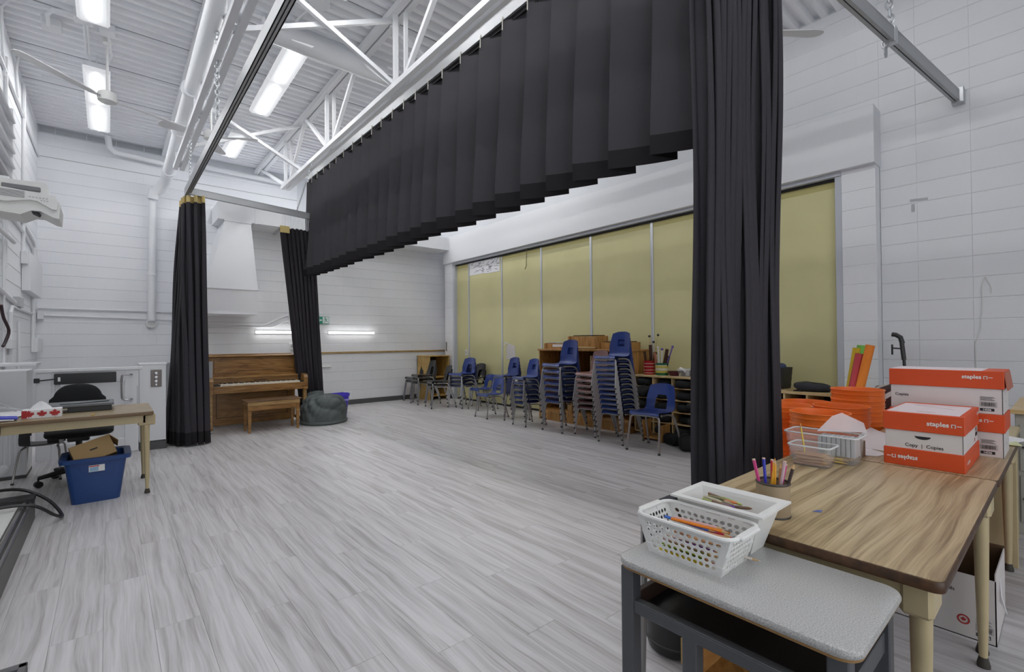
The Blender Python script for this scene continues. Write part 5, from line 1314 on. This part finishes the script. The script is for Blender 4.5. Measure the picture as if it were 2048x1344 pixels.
# tray of crayons
t = thing('crayon_tray', 'white plain plastic tray of worn crayons behind the perforated basket', 'tray', (1.43, .69, DZ))
def ringb(b, z): return [(b[0], b[1], z), (b[2], b[1], z), (b[2], b[3], z), (b[0], b[3], z)]
tr = [((1.388, .598, 1.476, .782), DZ), ((1.362, .562, 1.505, .810), .818), ((1.350, .548, 1.552, .826), .820), ((1.350, .548, 1.552, .826), .826), ((1.372, .570, 1.508, .804), .826), ((1.376, .574, 1.504, .800), .812), ((1.396, .606, 1.468, .774), DZ+.004)]
vs = [p for b, z in tr for p in ringb(b, z)]
fs = [(j*4+i, j*4+(i+1) % 4, (j+1)*4+(i+1) % 4, (j+1)*4+i) for j in range(len(tr)-1) for i in range(4)]+[(0, 1, 2, 3), tuple(len(vs)-4+i for i in range(4))]
obj('tray_body', G()._add(vs, fs), WHITEP, t, ang=20)
PC = {}
def pencil(p, d, l, col, label, r=.0038, wood_=(.55, .35, .17), nm='coloured_pencil', cat='pencil', end=None, group=None, parent=None):
    """hex barrel, wooden cone, lead point"""
    p = Vector(p); d = Vector(d).normalized()
    t = thing(nm, label, cat, tuple(p), 0, group)
    cm = mat('pencil_%02d%02d%02d' % tuple(int(c*99) for c in col), col, .4)
    obj('barrel', G().tube([p, p+d*(l-.022)], r, 6), cm, t, smooth=False)
    obj('sharpened_cone', G().tube([p+d*(l-.022), p+d*(l-.006)], [r, r*.4], 6), mat('pencil_cedar', wood_, .6), t)
    obj('point', G().tube([p+d*(l-.006), p+d*l], [r*.4, .0004], 6), end or cm, t)
    return t
rnd = random.Random(33)
PCOL = [('blue', (.06, .16, .55)), ('orange', (.75, .22, .01)), ('tan', (.42, .22, .10)), ('crimson', (.50, .02, .07)), ('pale pink', (.65, .40, .38)), ('grey blue', (.25, .36, .45)), ('brown', (.16, .07, .03)), ('peach', (.65, .36, .22))]
PCOL = dict(PCOL)
lay = [((1.262, .79, .770), (.05, -1, -.02), .155, 'blue', 'blue pencil lying on top at the far end of the basket'),
       ((1.255, .765, .772), (.13, -1, .0), .165, 'orange', 'bright orange pencil lying across the middle of the basket'),
       ((1.235, .74, .762), (.30, -1, -.03), .150, 'peach', 'peach pencil near the front wall of the basket'),
       ((1.275, .72, .764), (.10, -1, -.05), .120, 'crimson', 'crimson pencil beside the orange one in the basket'),
       ((1.285, .775, .766), (.08, -1, .02), .150, 'pale pink', 'pale pink pencil beside the blue one in the basket'),
       ((1.30, .70, .757), (.02, -1, -.05), .095, 'grey blue', 'grey blue pencil at the back of the basket'),
       ((1.322, .625, .755), (-.5, .9, .1), .05, 'brown', 'short brown pencil stub at the near end of the basket'),
       ((1.215, .69, .752), (.25, -1, -.02), .11, 'tan', 'tan pencil tucked low by the front wall of the basket')]
for p, d, l, c, lb in lay: pencil((p[0], p[1], p[2]+.016), d, l, PCOL[c], lb, .0045)
low = ['yellow', 'green', 'red', 'dark red', 'gold', 'lime', 'brown', 'olive', 'black', 'violet']
lc = {'yellow': (.70, .52, .02), 'green': (.03, .32, .05), 'red': (.5, .03, .03), 'dark red': (.2, .02, .03), 'gold': (.5, .34, .03), 'lime': (.3, .45, .03), 'brown': (.14, .06, .03), 'olive': (.2, .2, .03), 'black': (.02, .02, .02), 'violet': (.2, .05, .3)}
for i, c in enumerate(low):
    pencil((1.206+.013*(i % 5), .775-.01*(i // 5), DZ+.012+.016*(i//5)+.004*(i % 2)), (.02*rnd.uniform(-1, 1), -1, 0), .15, lc[c], '%s pencil in the bottom layer, seen through the basket holes' % c)
for i in range(6): pencil((1.22+.02*i, .77, DZ+.040+.003*(i % 2)), (.1*rnd.uniform(-1, 1), -1, .02), .15, [(.5, .3, .3), (.6, .5, .45), (.1, .1, .3), (.45, .2, .1), (.3, .05, .08), (.55, .45, .4)][i], ['rosy pencil in the middle layer of the basket', 'cream pencil in the middle layer of the basket', 'dark blue pencil in the middle layer of the basket', 'rust pencil in the middle layer of the basket', 'wine pencil in the middle layer of the basket', 'beige pencil in the middle layer of the basket'][i])
pencil((1.315, .640, DZ+.016), (.25, -1, -.03), .095, (.68, .62, .55), 'white pencil poking out through a hole at the basket end')
# crayons
def crayon(p, d, l, col, label):
    p = Vector(p); d = Vector(d).normalized(); r = .0042
    t = thing('crayon', label, 'crayon', tuple(p)); cm = mat('crayon_%02d%02d%02d' % tuple(int(c*99) for c in col), col, .5)
    obj('wax_stick', G().tube([p, p+d*(l-.008), p+d*(l-.006), p+d*l], [r, r, r*.75, r*.35], 8), cm, t)
    obj('wrapper', G().tube([p+d*.006, p+d*(l-.014)], r*1.12, 8), mat('crayon_wrap_%02d%02d%02d' % tuple(int(c*99) for c in col), [c*.75+.06 for c in col], .7), t)
CC = [('purple', (.16, .05, .30)), ('olive', (.22, .22, .08)), ('cream', (.55, .50, .36)), ('orange', (.65, .20, .06)), ('khaki', (.32, .28, .14)), ('brown', (.20, .10, .05)), ('grey', (.35, .34, .30)), ('lime', (.35, .40, .10)), ('peach', (.62, .36, .22))]
where = ['at the far end', 'left of the middle', 'in the middle', 'right of the middle', 'at the near end']
k = 0
for j in range(5):
    for i in range(6):
        n, c = CC[(k*4+j) % 9]
        y = .782-.030*j+rnd.uniform(-.006, .006); x = 1.404+.013*i; z = DZ+.040+.064*math.exp(-((j-1.4)/2.0)**2)+.004*((i+j) % 3)
        a = rnd.uniform(-.5, .5)-.25*(i-2.5)/2.5
        crayon((x, y, z+.012), (math.sin(a)*.5, -math.cos(a), rnd.uniform(-.15, .15)), .062, c, '%s crayon %s of the white tray, %s' % (n, where[j], ['against the front wall', 'near the front wall', 'just front of centre', 'just behind centre', 'near the back wall', 'against the back wall'][i]))
        k += 1
crayon((1.424, .752, DZ+.062), (.15, -.1, 1), .06, (.62, .28, .15), 'upright salmon crayon standing at the far end of the tray')
# pencil cup
cx_, cy_ = 1.667, .643
t = thing('pencil_cup', 'tan paper wrapped can with dark rim holding pencils on the near table', 'cup', (cx_, cy_, TZ))
obj('can_wall', G().lathe([(.048, 0), (.050, .003), (.050, .108), (.045, .108), (.044, .006)], 32, (cx_, cy_, TZ)), mat('tan_paper', (.36, .28, .18), .7), t)
obj('rim', G().lathe([(.0505, .104), (.052, .107), (.050, .111), (.0445, .111), (.0435, .106)], 32, (cx_, cy_, TZ), False, False), mat('dark_rim', (.05, .04, .035), .4), t)
obj('base_ring', G().lathe([(.051, 0), (.052, .003), (.050, .006)], 32, (cx_, cy_, TZ), False, False), mat('dark_rim', (0, 0, 0)), t)
cp = [(-.030, .026, -.22, .10, .165, (.60, .05, .22), 'magenta pencil leaning left out of the tan cup', 1), (-.018, .022, -.04, .06, .165, (.03, .04, .42), 'navy blue pencil upright in the tan cup', 1), (-.008, .012, .10, .0, .155, (.72, .36, .03), 'golden orange pencil in the tan cup', 1),
      (.002, .005, .02, .02, .16, (.50, .03, .03), 'red pencil with lettering in the tan cup', 1), (.006, .0, .03, -.02, .165, (.75, .34, .02), 'yellow orange pencil in the middle of the tan cup', 0), (.012, .010, .05, .02, .15, (.25, .32, .42), 'dull blue pencil behind the others in the tan cup', 0),
      (.010, -.010, .14, -.14, .16, (.58, .42, .45), 'pale pink pencil leaning right in the tan cup', 1), (.016, -.006, .18, -.16, .15, (.55, .08, .25), 'raspberry pencil leaning right in the tan cup', 1), (.020, -.016, .06, -.06, .155, (.40, .20, .09), 'brown pencil upright at right in the tan cup', 0), (.024, -.024, .24, -.22, .16, (.05, .03, .03), 'black pencil leaning far right in the tan cup', 0)]
for dx, dy, ax, ay, l, c, lb, flip in cp:
    # in-plane left/right of the picture runs along (.76, -.65)
    d = Vector((ax*.6, -ax*.5+ay*.5, 1)).normalized()
    b = Vector((cx_+dx*.6, cy_+dy*.6, TZ+.008))
    if flip: 
        t = thing('coloured_pencil', lb, 'pencil', tuple(b))
        cm = mat('pencil_%02d%02d%02d' % tuple(int(q*99) for q in c), c, .4)
        l += .012; obj('barrel', G().tube([b, b+d*(l-.004)], .0052, 6), cm, t, smooth=False); obj('end_cap', G().tube([b+d*(l-.004), b+d*l], .0052, 6), mat('pencil_end', (.62, .45, .36), .6), t, smooth=False)
    else: pencil(b, d, l+.012, c, lb, .0052)
one('pencil_shaving', G()._add([(1.79, .57, TZ+.001), (1.80, .545, TZ+.001), (1.83, .55, TZ+.001), (1.80, .558, TZ+.006)], [(0, 1, 3), (1, 2, 3), (0, 1, 2)]), mat('blue_scrap', (.10, .13, .30), .6), 'tiny blue paper scrap on the near table', 'scrap')
# clear pencil tubs
clearbox(2.405, .695, 2.53, .86, TZ, .828, 'small clear tub of plain pencils on the near table', .012)
clearbox(2.545, .630, 2.70, .925, TZ, .862, 'larger clear tub behind the small one on the near table', .012)
for i in range(34):
    y = .842-.006*(i % 4); x = 2.424+.0135*(i % 7)+.003*(i % 2); z = TZ+.008+.0095*(i//7)+.002*(i % 3)
    pencil((x, y, z), (rnd.uniform(-.12, .12), -1, rnd.uniform(-.05, .05)), .125, (.46, .25, .14), 'plain wood pencil in the small clear tub on the near table', .0046, (.5, .33, .18), 'plain_pencil', 'pencil', None, 'plain pencils in the small clear tub')
for i in range(14):
    pencil((2.562+.018*(i % 7), .745+.004*(i % 3), TZ+.009+.010*(i//7)+.004*(i % 2)), (rnd.uniform(-.1, .1), -1, 0), .085, (.72, .52, .12), 'short yellow pencil in the larger clear tub', .0038, (.55, .4, .2), 'yellow_pencil', 'pencil', None, 'yellow pencils in the larger clear tub')
pencil((2.445, .80, TZ+.035), (.25, .22, 1), .155, (.70, .50, .05), 'yellow and black pencil leaning up out of the small clear tub', .0035)
t = thing('notepad_stack', 'stack of small kraft notepads standing in the larger tub', 'notepad', (2.62, .70, TZ))
for i in range(8): obj('pad', G().box(2.575, .775-.019*i, TZ+.032, 2.66, .790-.019*i, TZ+.118, .001), GREYP if i % 2 else mat('pad_grey', (.52, .54, .56), .6), t)
t = thing('wood_block_pack', 'small bundle of weathered wooden strips beside the larger tub', 'block', (2.78, .70, TZ))
for i in range(7): obj('strip', G().box(2.765, .665+.0125*i, TZ, 2.84, .676+.0125*i, TZ+.075+.003*(i % 3), .001), wood('grey_strip', (.16, .12, .08), (.34, .28, .20), 2, 4, .7, 6), t)
t = thing('plastic_sheet', 'loose clear plastic lid propped on the larger tub', 'lid', (2.68, .73, .86))
obj('lid_sheet', G()._add([(2.60, .80, .868), (2.72, .63, .868), (2.80, .66, .90), (2.76, .74, .945), (2.72, .77, .93)], [(0, 1, 2, 3, 4)]), mat('clear_lid_film', (.84, .84, .86), .25, alpha=.4), t, solid=.002)
one('paper_sheet', G()._add([(2.95, .60, TZ+.002), (2.86, .62, TZ+.002), (2.80, .76, TZ+.002), (3.05, .72, TZ+.004)], [(0, 1, 2, 3)]), PAPER, 'white paper corner lying beside the wood strips', 'paper', solid=.0015)
def curl(u, v): return (3.02+.52*u, .50+.27*v+.03*u, TZ+.003+.05*max(0, v-.55)**2*2.2*(.4+u)+.012*math.sin(3*u))
one('paper_sheet', G().grid(curl, 14, 10), PAPER, 'white curled paper between the buckets and cartons', 'paper', solid=.0015)
one('paper_sheet', G().obox((3.72, .66, TZ+.003), (.12, .10, .0015), Euler((0, 0, .3))), mat('pink_paper', (.70, .45, .45), .7), 'pink paper behind the curled white paper', 'paper')
for i, (x, y, a, c, lb) in enumerate(((3.76, .29, .2, mat('yellow_paper', (.70, .72, .42), .7), 'pale yellow paper hanging over the far table corner'), (3.80, .28, -.3, PAPER, 'white paper on top of the yellow one at the far table corner'), (3.74, .34, .5, mat('cream_paper', (.68, .62, .56), .7), 'cream card under the papers at the far table corner'))):
    one('paper_sheet', G().obox((x, y, TZ+.003+.004*[1, 2, 0][i]), (.13, .09, .0015), Euler((R(3)*i, 0, a))), c, lb, 'paper')

# copier paper cartons
def logo(parent, o, xd, yd, s, m=WHITEP, label=None):
    text('lettering', 'staples', s, m, parent, frame_mat(o, xd, yd), 0, s*.026, label=label)
    x = Vector(xd).normalized(); y = Vector(yd).normalized(); z = x.cross(y); o2 = Vector(o)+x*s*3.02
    g = G(); b = s*.46; th = s*.11
    def bar2(p, q): g.bar(o2+x*p[0]+y*p[1], o2+x*q[0]+y*q[1], th, .0004, tuple(z))
    bar2((0, 0), (0, b)); bar2((b, 0), (b, b)); bar2((-th/2, b), (b+th/2, b)); bar2((-th/2, 0), (b*.3, 0)); bar2((b*.7, 0), (b+th/2, 0))
    bar2((b*1.35, b*.55), (b*2.6, b*.55))
    orr = ORI.get(parent.name); 
    obj('emblem', g, m, parent, world=False, smooth=False)
def barcode(parent, o, xd, yd, w_, h_, num=True):
    x = Vector(xd).normalized(); y = Vector(yd).normalized(); z = x.cross(y); o = Vector(o); g = G(); rnd2 = random.Random(5)
    def rect(a, b, c, d): g.bar(o+x*((a+c)/2)+y*b, o+x*((a+c)/2)+y*d, c-a, .0004, tuple(z))
    for q in range(5): rect(w_*.05*(q % 2), h_*(.70+.055*q), w_*(.92-.1*(q % 3)), h_*(.70+.055*q)+.0016)
    for a, b, c, d in ((0, .30, 1, .31), (0, .61, 1, .62), (0, .30, .012, .62), (.988, .30, 1, .62)): rect(w_*a, h_*b, w_*c, h_*d)
    p = .07
    while p < .90:
        q = rnd2.uniform(.012, .03); rect(w_*p, h_*.34, w_*(p+q), h_*.58); p += q+rnd2.uniform(.012, .03)
    if num:
        rect(0, h_*.02, w_*.86, h_*.20)
    obj('barcode', g, INK, parent, world=False, smooth=False)
    if num: text('lettering', '14336', h_*.16, WHITEP, parent, frame_mat(o+x*w_*.16+y*h_*.055+z*.0008, xd, yd), 0, .0004)
def loc(t, p): o0 = ORI[t.name]; return (p[0]-o0.x, p[1]-o0.y, p[2]-o0.z)
def lidpart(t, x0, y0, x1, y1, z0, z1, up=True, nm='lid'):
    e = .006
    l = obj(nm, G().box(x0-e, y0-e, z0, x1+e, y1+e, z1, .002), BOXRED, t)
    return l
def face_x(t, x, ytop, z): return loc(t, (x, ytop, z))
t = thing('copy_paper_carton', 'front red and white copy paper carton, upside down lid as its base', 'carton', (2.98, .435, TZ))
fx0, fx1, fy0, fy1 = 2.757, 3.215, .303, .568
obj('carton_body', G().box(fx0, fy0, TZ+.01, fx1, fy1, .95, .001), BOXWHT, t)
b_ = lidpart(t, fx0, fy0, fx1, fy1, TZ, .812, nm='base_lid'); l_ = lidpart(t, fx0, fy0, fx1, fy1, .893, .974)
obj('lid_print_panel', G().box(fx0+.012, fy0+.012, .974, fx1-.05, fy1-.004, .9745), mat('pale_lid', (.74, .66, .68), .6), l_)
obj('slot', G().prism([(.435+.028*math.cos(R(a)), .872+.014*math.sin(R(a))) for a in range(180, 361, 20)], 0, fx0-.0008, fx0+.001), INK, t)
obj('corner_line', G().box(fx0-.0006, fy0, .813, fx0, fy0+.002, .893), INK, t)
nx = -1  # -x faces: text runs toward -y
XD, YD = (0, -1, 0), (0, 0, 1)
logo(t, loc(t, (fx0-.0068, .420, .925)), XD, YD, .027)
text('lettering', 'Copy  |  Copies', .0205, INK, t, frame_mat(loc(t, (fx0-.0009, .497, .823)), XD, YD), 0, .0003)
logo(t, loc(t, (fx0-.0068, .452, .778)), (0, 1, 0), (0, 0, -1), .026)
# side facing the camera's right (-y)
logo(t, loc(t, (3.13, fy0-.0068, .945)), (1, 0, 0), YD, .022)
logo(t, loc(t, (2.89, fy0-.0068, .775)), (-1, 0, 0), (0, 0, -1), .022)
barcode(t, loc(t, (3.13, fy0-.0008, .822)), (1, 0, 0), YD, .07, .065, False)
obj('print_square', G().box(3.105, fy0-.001, .824, 3.12, fy0-.0002, .838), LEAFRED, t)
# faint print on the lid
g = G()
for (xa, ya, xb, yb_) in ((3.10, .52, 3.00, .36), (3.10, .52, 3.12, .36)): g.bar((xa, ya, .975), (xb, yb_, .975), .006, .0004)
obj('lid_drawing', g, mat('faint_grey', (.50, .46, .48), .7), t)
text('lettering', 'staples', .024, mat('faint_red', (.45, .12, .16), .7), t, frame_mat(loc(t, (2.83, .40, .9752)), (0, 1, 0), (-1, 0, 0)), 0, .0006)
bx0, bx1, by0, by1 = 3.242, 3.525, .216, .640
def backbox(z0, zl, z1, label):
    t = thing('copy_paper_carton', label, 'carton', ((bx0+bx1)/2, (by0+by1)/2, z0))
    obj('carton_body', G().box(bx0, by0, z0, bx1, by1, z1-.006, .001), BOXWHT, t)
    l_ = lidpart(t, bx0, by0, bx1, by1, zl, z1)
    logo(t, loc(t, (bx0-.0068, .358, zl+.048)), XD, YD, .026)
    barcode(t, loc(t, (bx0-.0008, .295, z0+.012)), XD, YD, .058, .075)
    obj('corner_line', G().box(bx0-.0006, by0, z0, bx0, by0+.0025, zl), INK, t)
    text('lettering', 'Copies', .020, INK, t, frame_mat(loc(t, (bx0-.0009, .622, z0+.065)), XD, YD), 0, .0003)
    text('lettering', '5-18', .014, INK, t, frame_mat(loc(t, (3.36, by0-.0009, z0+.05)), (1, 0, 0), YD), 0, .0002)
    return t, l_
backbox(TZ, .853, .940, 'lower rear copy paper carton, mostly behind the front carton')
t, l_ = backbox(.941, 1.062, 1.148, 'upper rear copy paper carton, topmost of the pile by the block wall')
obj('lid_print_panel', G().box(bx0-.004, by0+.07, 1.148, bx1+.002, by1+.004, 1.1486), mat('pale_lid', (0, 0, 0)), l_)
obj('corner_flap', G().obox((3.38, by0-.012, 1.10), (.14, .0025, .042), Euler((R(-7), 0, 0))), mat('dull_red', (.42, .14, .09), .6), l_)

# orange pails nested in stacks on the floor beyond the tables
PAILN = {}
def pail_meshes():
    r1, r0, h = .152, .130, .37
    body = G().lathe([(r0, 0), (r1-.006, h-.07), (r1-.002, h-.068), (r1-.002, h-.062), (r1-.006, h-.060), (r1-.005, h-.035), (r1-.001, h-.033), (r1-.001, h-.027), (r1-.005, h-.025), (r1-.003, h-.006), (r1+.001, h-.003), (r1, h), (r1-.005, h), (r1-.008, h-.01), (r1-.011, h-.07), (r0-.004, .006)], 40)
    PAILN['b'] = mesh('pail_wall', body, ORANGE)
pail_meshes()
def handle(t, x, y, z, ang, drop):
    r = .157; pts = []
    for k in range(15):
        a = PI*k/14; q = Vector((r*math.cos(a), r*.98*math.sin(a)*math.cos(drop), r*.98*math.sin(a)*math.sin(drop)))
        q.rotate(Euler((0, 0, ang))); pts.append((q.x, q.y, .37-.05+q.z))
    obj('wire_handle', G().tube(pts, .0036, 6), mat('pale_wire', (.62, .60, .58), .35, .3), t, world=False)
def pails(x, y, ztop, label, n, hand=None):
    p = .0645; base = ztop-.37-(n-1)*p
    while base > .03: n += 1; base -= p
    # seat the lowest pail on the floor: spread the pitch
    p = (ztop-.37)/(n-1)
    for i in range(n):
        k = n-1-i
        t = thing('orange_pail', 'orange plastic pail '+label+', '+(ORD[k] if i else 'lowest one'), 'bucket', (x, y, p*i), 0, 'orange pails '+label)
        o = bpy.data.objects.new('pail_wall', PAILN['b']); COL.objects.link(o); o.parent = t
        if hand and k in hand: handle(t, x, y, 0, *hand[k])
    return t
pails(3.31, 1.20, .892, 'in the stack beside the tall curtain', 9, {2: (R(-150), R(-55)), 6: (R(-150), R(-60))})
pails(3.115, .945, .893, 'in the stack right behind the clear tubs', 9)
pails(3.50, .942, .893, 'in the middle stack near the curled paper', 9, {2: (R(-70), R(-35))})
t = pails(3.70, 1.205, .878, 'in the low rear stack', 9, {0: (R(150), R(12))})
obj('grip', G().tube([(-.03, 0, 0), (.03, 0, 0)], .010, 8).xf(Matrix.Translation((-.06, -.145, .355)) @ Matrix.Rotation(R(-35), 4, 'Z')), WHITEP, t, world=False)
pails(3.86, .945, .972, 'in the tallest stack in front of the foam tubes', 10, {1: (R(-60), R(-42)), 3: (R(160), R(-50))})
# striped cushion on a wooden chair
t = thing('wooden_chair', 'small pale wooden chair carrying the striped cushion', 'chair', (4.30, .82, 0))
for x in (4.12, 4.46):
    for y in (.66, .98): obj('leg', G().box(x-.016, y-.016, 0, x+.016, y+.016, .55, .003), BIRCH, t)
obj('seat', G().box(4.09, .63, .55, 4.49, 1.01, .575, .006), BIRCH, t)
obj('arm_loop', G().tube(smooth_path([(4.10, .98, .57), (4.09, .99, .76), (4.14, .99, .83), (4.3, .99, .84), (4.46, .99, .82)], 4), .016, 8), BIRCH, t)
cm = bpy.data.materials.new('striped_cushion_cloth'); cm.use_nodes = True; nt = cm.node_tree; N = nt.nodes
tc = N.new('ShaderNodeTexCoord'); wv = N.new('ShaderNodeTexWave'); wv.wave_type = 'RINGS'; wv.inputs['Scale'].default_value = 3.2; wv.inputs['Distortion'].default_value = 1.5; wv.inputs['Detail'].default_value = 0
rp = N.new('ShaderNodeValToRGB'); rp.color_ramp.interpolation = 'CONSTANT'; e = rp.color_ramp.elements; e[0].color = (.035, .008, .008, 1); e[1].position = .78; e[1].color = (.45, .40, .38, 1)
nt.links.new(tc.outputs['Object'], wv.inputs['Vector']); nt.links.new(wv.outputs['Fac'], rp.inputs['Fac']); nt.links.new(rp.outputs['Color'], N['Principled BSDF'].inputs['Base Color']); N['Principled BSDF'].inputs['Roughness'].default_value = .85
g = cushion(0, 0, 0, .21, .075, .20, .5).xf(Matrix.Translation((4.29, .845, .775)) @ Euler((R(-12), 0, R(14))).to_matrix().to_4x4())
one('striped_cushion', g, cm, 'dark brown cushion with white curved stripes, left of the cartons', 'cushion', ang=180)
# beyond the second table
t = thing('steel_desk', 'beige steel desk end panel standing behind the second table leg', 'desk', (4.1, .5, 0))
obj('end_panel', G().box(3.925, .212, 0, 3.95, .80, .70, .003), BEIGE, t)
obj('desk_top', G().box(3.915, .225, .70, 4.55, .84, .725, .004), BEIGE, t)
obj('end_panel', G().box(4.52, .24, 0, 4.545, .80, .70, .003), BEIGE, t)
t = thing('file_cabinet', 'grey beige drawer cabinet at the far right edge', 'cabinet', (4.9, .0, 0))
obj('cabinet_shell', G().box(4.64, -.25, 0, 5.15, .255, .80, .004), mat('cabinet_grey', (.40, .39, .35), .5), t)
obj('cabinet_top', G().box(4.60, -.28, .80, 5.6, .275, .83, .004), BIRCH, t)
for z in (.08, .42):
    d_ = obj('drawer', G().box(4.63, -.22, z, 4.645, .235, z+.31, .003), mat('cabinet_grey', (0, 0, 0)), t)
    obj('drawer_pull', G().tube([(4.625, .0, z+.16), (4.61, .02, z+.16), (4.61, .20, z+.16), (4.625, .22, z+.16)], .007, 6), BLACKP, d_)
# carton under the near table
t = thing('open_paper_carton', 'open white carton with torn lid on the floor under the near table', 'carton', (3.05, .5, 0))
ox0, ox1, oy0, oy1, oz = 2.865, 3.26, .222, .76, .285; q = .004
obj('carton_front', G().box(ox0, oy0, 0, ox0+q, oy1, oz-.01), BOXWHT, t, smooth=False)
obj('carton_side', G().box(ox0, oy0, 0, ox1, oy0+q, oz+.02), BOXWHT, t, smooth=False)
obj('carton_side', G().box(ox0, oy1-q, 0, ox1, oy1, oz), BOXWHT, t, smooth=False)
obj('carton_back', G().box(ox1-q, oy0, 0, ox1, oy1, oz+.03), mat('brown_inside', (.10, .055, .025), .8), t, smooth=False)
obj('carton_base', G().box(ox0, oy0, 0, ox1, oy1, q), mat('brown_inside', (0, 0, 0)), t, smooth=False)
obj('torn_flap', G()._add([(3.0, oy0-.002, .25), (2.93, oy0-.01, .20), (2.90, oy0-.028, .14), (2.935, oy0-.004, .17)], [(0, 1, 2, 3)]), PAPER, t, solid=.002)
rg = G(); 
def ring2(cy, cz, r0_, r1_):
    g = G(); n = 24
    vs = [(ox0-.0012, cy+r*math.cos(2*PI*k/n), cz+r*math.sin(2*PI*k/n)) for r in (r0_, r1_) for k in range(n)]
    return g._add(vs, [(k, (k+1) % n, n+(k+1) % n, n+k) for k in range(n)])
obj('round_seal', ring2(.325, .075, .015, .021), LEAFRED, t, smooth=False)
lf = G().prism([(.325+.020*x, .075+.020*z) for x, z in LEAF], 0, ox0-.0014, ox0-.0004)
obj('leaf_emblem', lf, LEAFRED, t)
barcode(t, loc(t, (ox0-.0008, .285, .018)), XD, YD, .052, .085)
text('lettering', 'Cards', .022, INK, t, frame_mat(loc(t, (ox0-.0009, .405, .19)), XD, YD), 0, .0002)
text('lettering', 'Paper  |  Papier', .012, INK, t, frame_mat(loc(t, (ox0-.0009, .56, .105)), XD, YD), 0, .0001)
text('lettering', '| 8.5 x 11 | 500 sheets', .011, INK, t, frame_mat(loc(t, (ox0-.0009, .52, .065)), XD, YD), 0, .0001)
# crate and black pail under the near table
t = thing('wooden_crate', 'pine crate with pale side board under the near table', 'crate', (1.62, .70, 0))
obj('crate_board', G().box(1.50, .835, .197, 1.53, .885, .287, .002), OAKY, t)
obj('crate_side', G().box(1.50, .80, .197, 1.96, .834, .287, .002), wood('pine_orange', (.42, .19, .05), (.58, .31, .10), 0, 2, .5, 10), t)
obj('crate_side', G().box(1.50, .40, .197, 1.96, .43, .287, .002), wood('pine_orange', (0, 0, 0), (0, 0, 0)), t)
obj('crate_back', G().box(1.94, .43, .197, 1.96, .80, .287, .002), wood('pine_orange', (0, 0, 0), (0, 0, 0)), t)
obj('crate_base', G().box(1.50, .43, .197, 1.94, .80, .212), OAK, t)
for x in (1.70, 1.92):
    for y in (.45, .78): obj('leg', G().box(x-.02, y-.02, 0, x+.02, y+.02, .197, .003), OAK, t)
t = thing('black_pot', 'round black pot on the floor behind the small desk', 'pot', (1.855, 1.116, 0))
obj('pot_body', G().lathe([(.09, 0), (.115, .012), (.125, .05), (.13, .22), (.122, .22), (.112, .03)], 32, (1.855, 1.116, 0)), BLACKP, t)
obj('pot_ridge', G().lathe([(.123, .045), (.128, .048), (.128, .054), (.124, .057)], 32, (1.855, 1.116, 0), False, False), BLACKP, t)
t = thing('dark_chair', 'dark grey chair back just showing beside the white basket', 'chair', (1.50, 1.02, 0))
obj('backrest', G().box(1.45, .985, .50, 1.85, 1.01, .722, .012), mat('charcoal_seat', (.05, .052, .058), .5), t)
for x in (1.465, 1.835): obj('leg', G().tube([(x, 1.02, .01), (x, 1.0, .66)], .013, 8), LEGGREY, t)
obj('seat', G().box(1.46, .64, .40, 1.84, .98, .425, .01), mat('charcoal_seat', (0, 0, 0)), t)
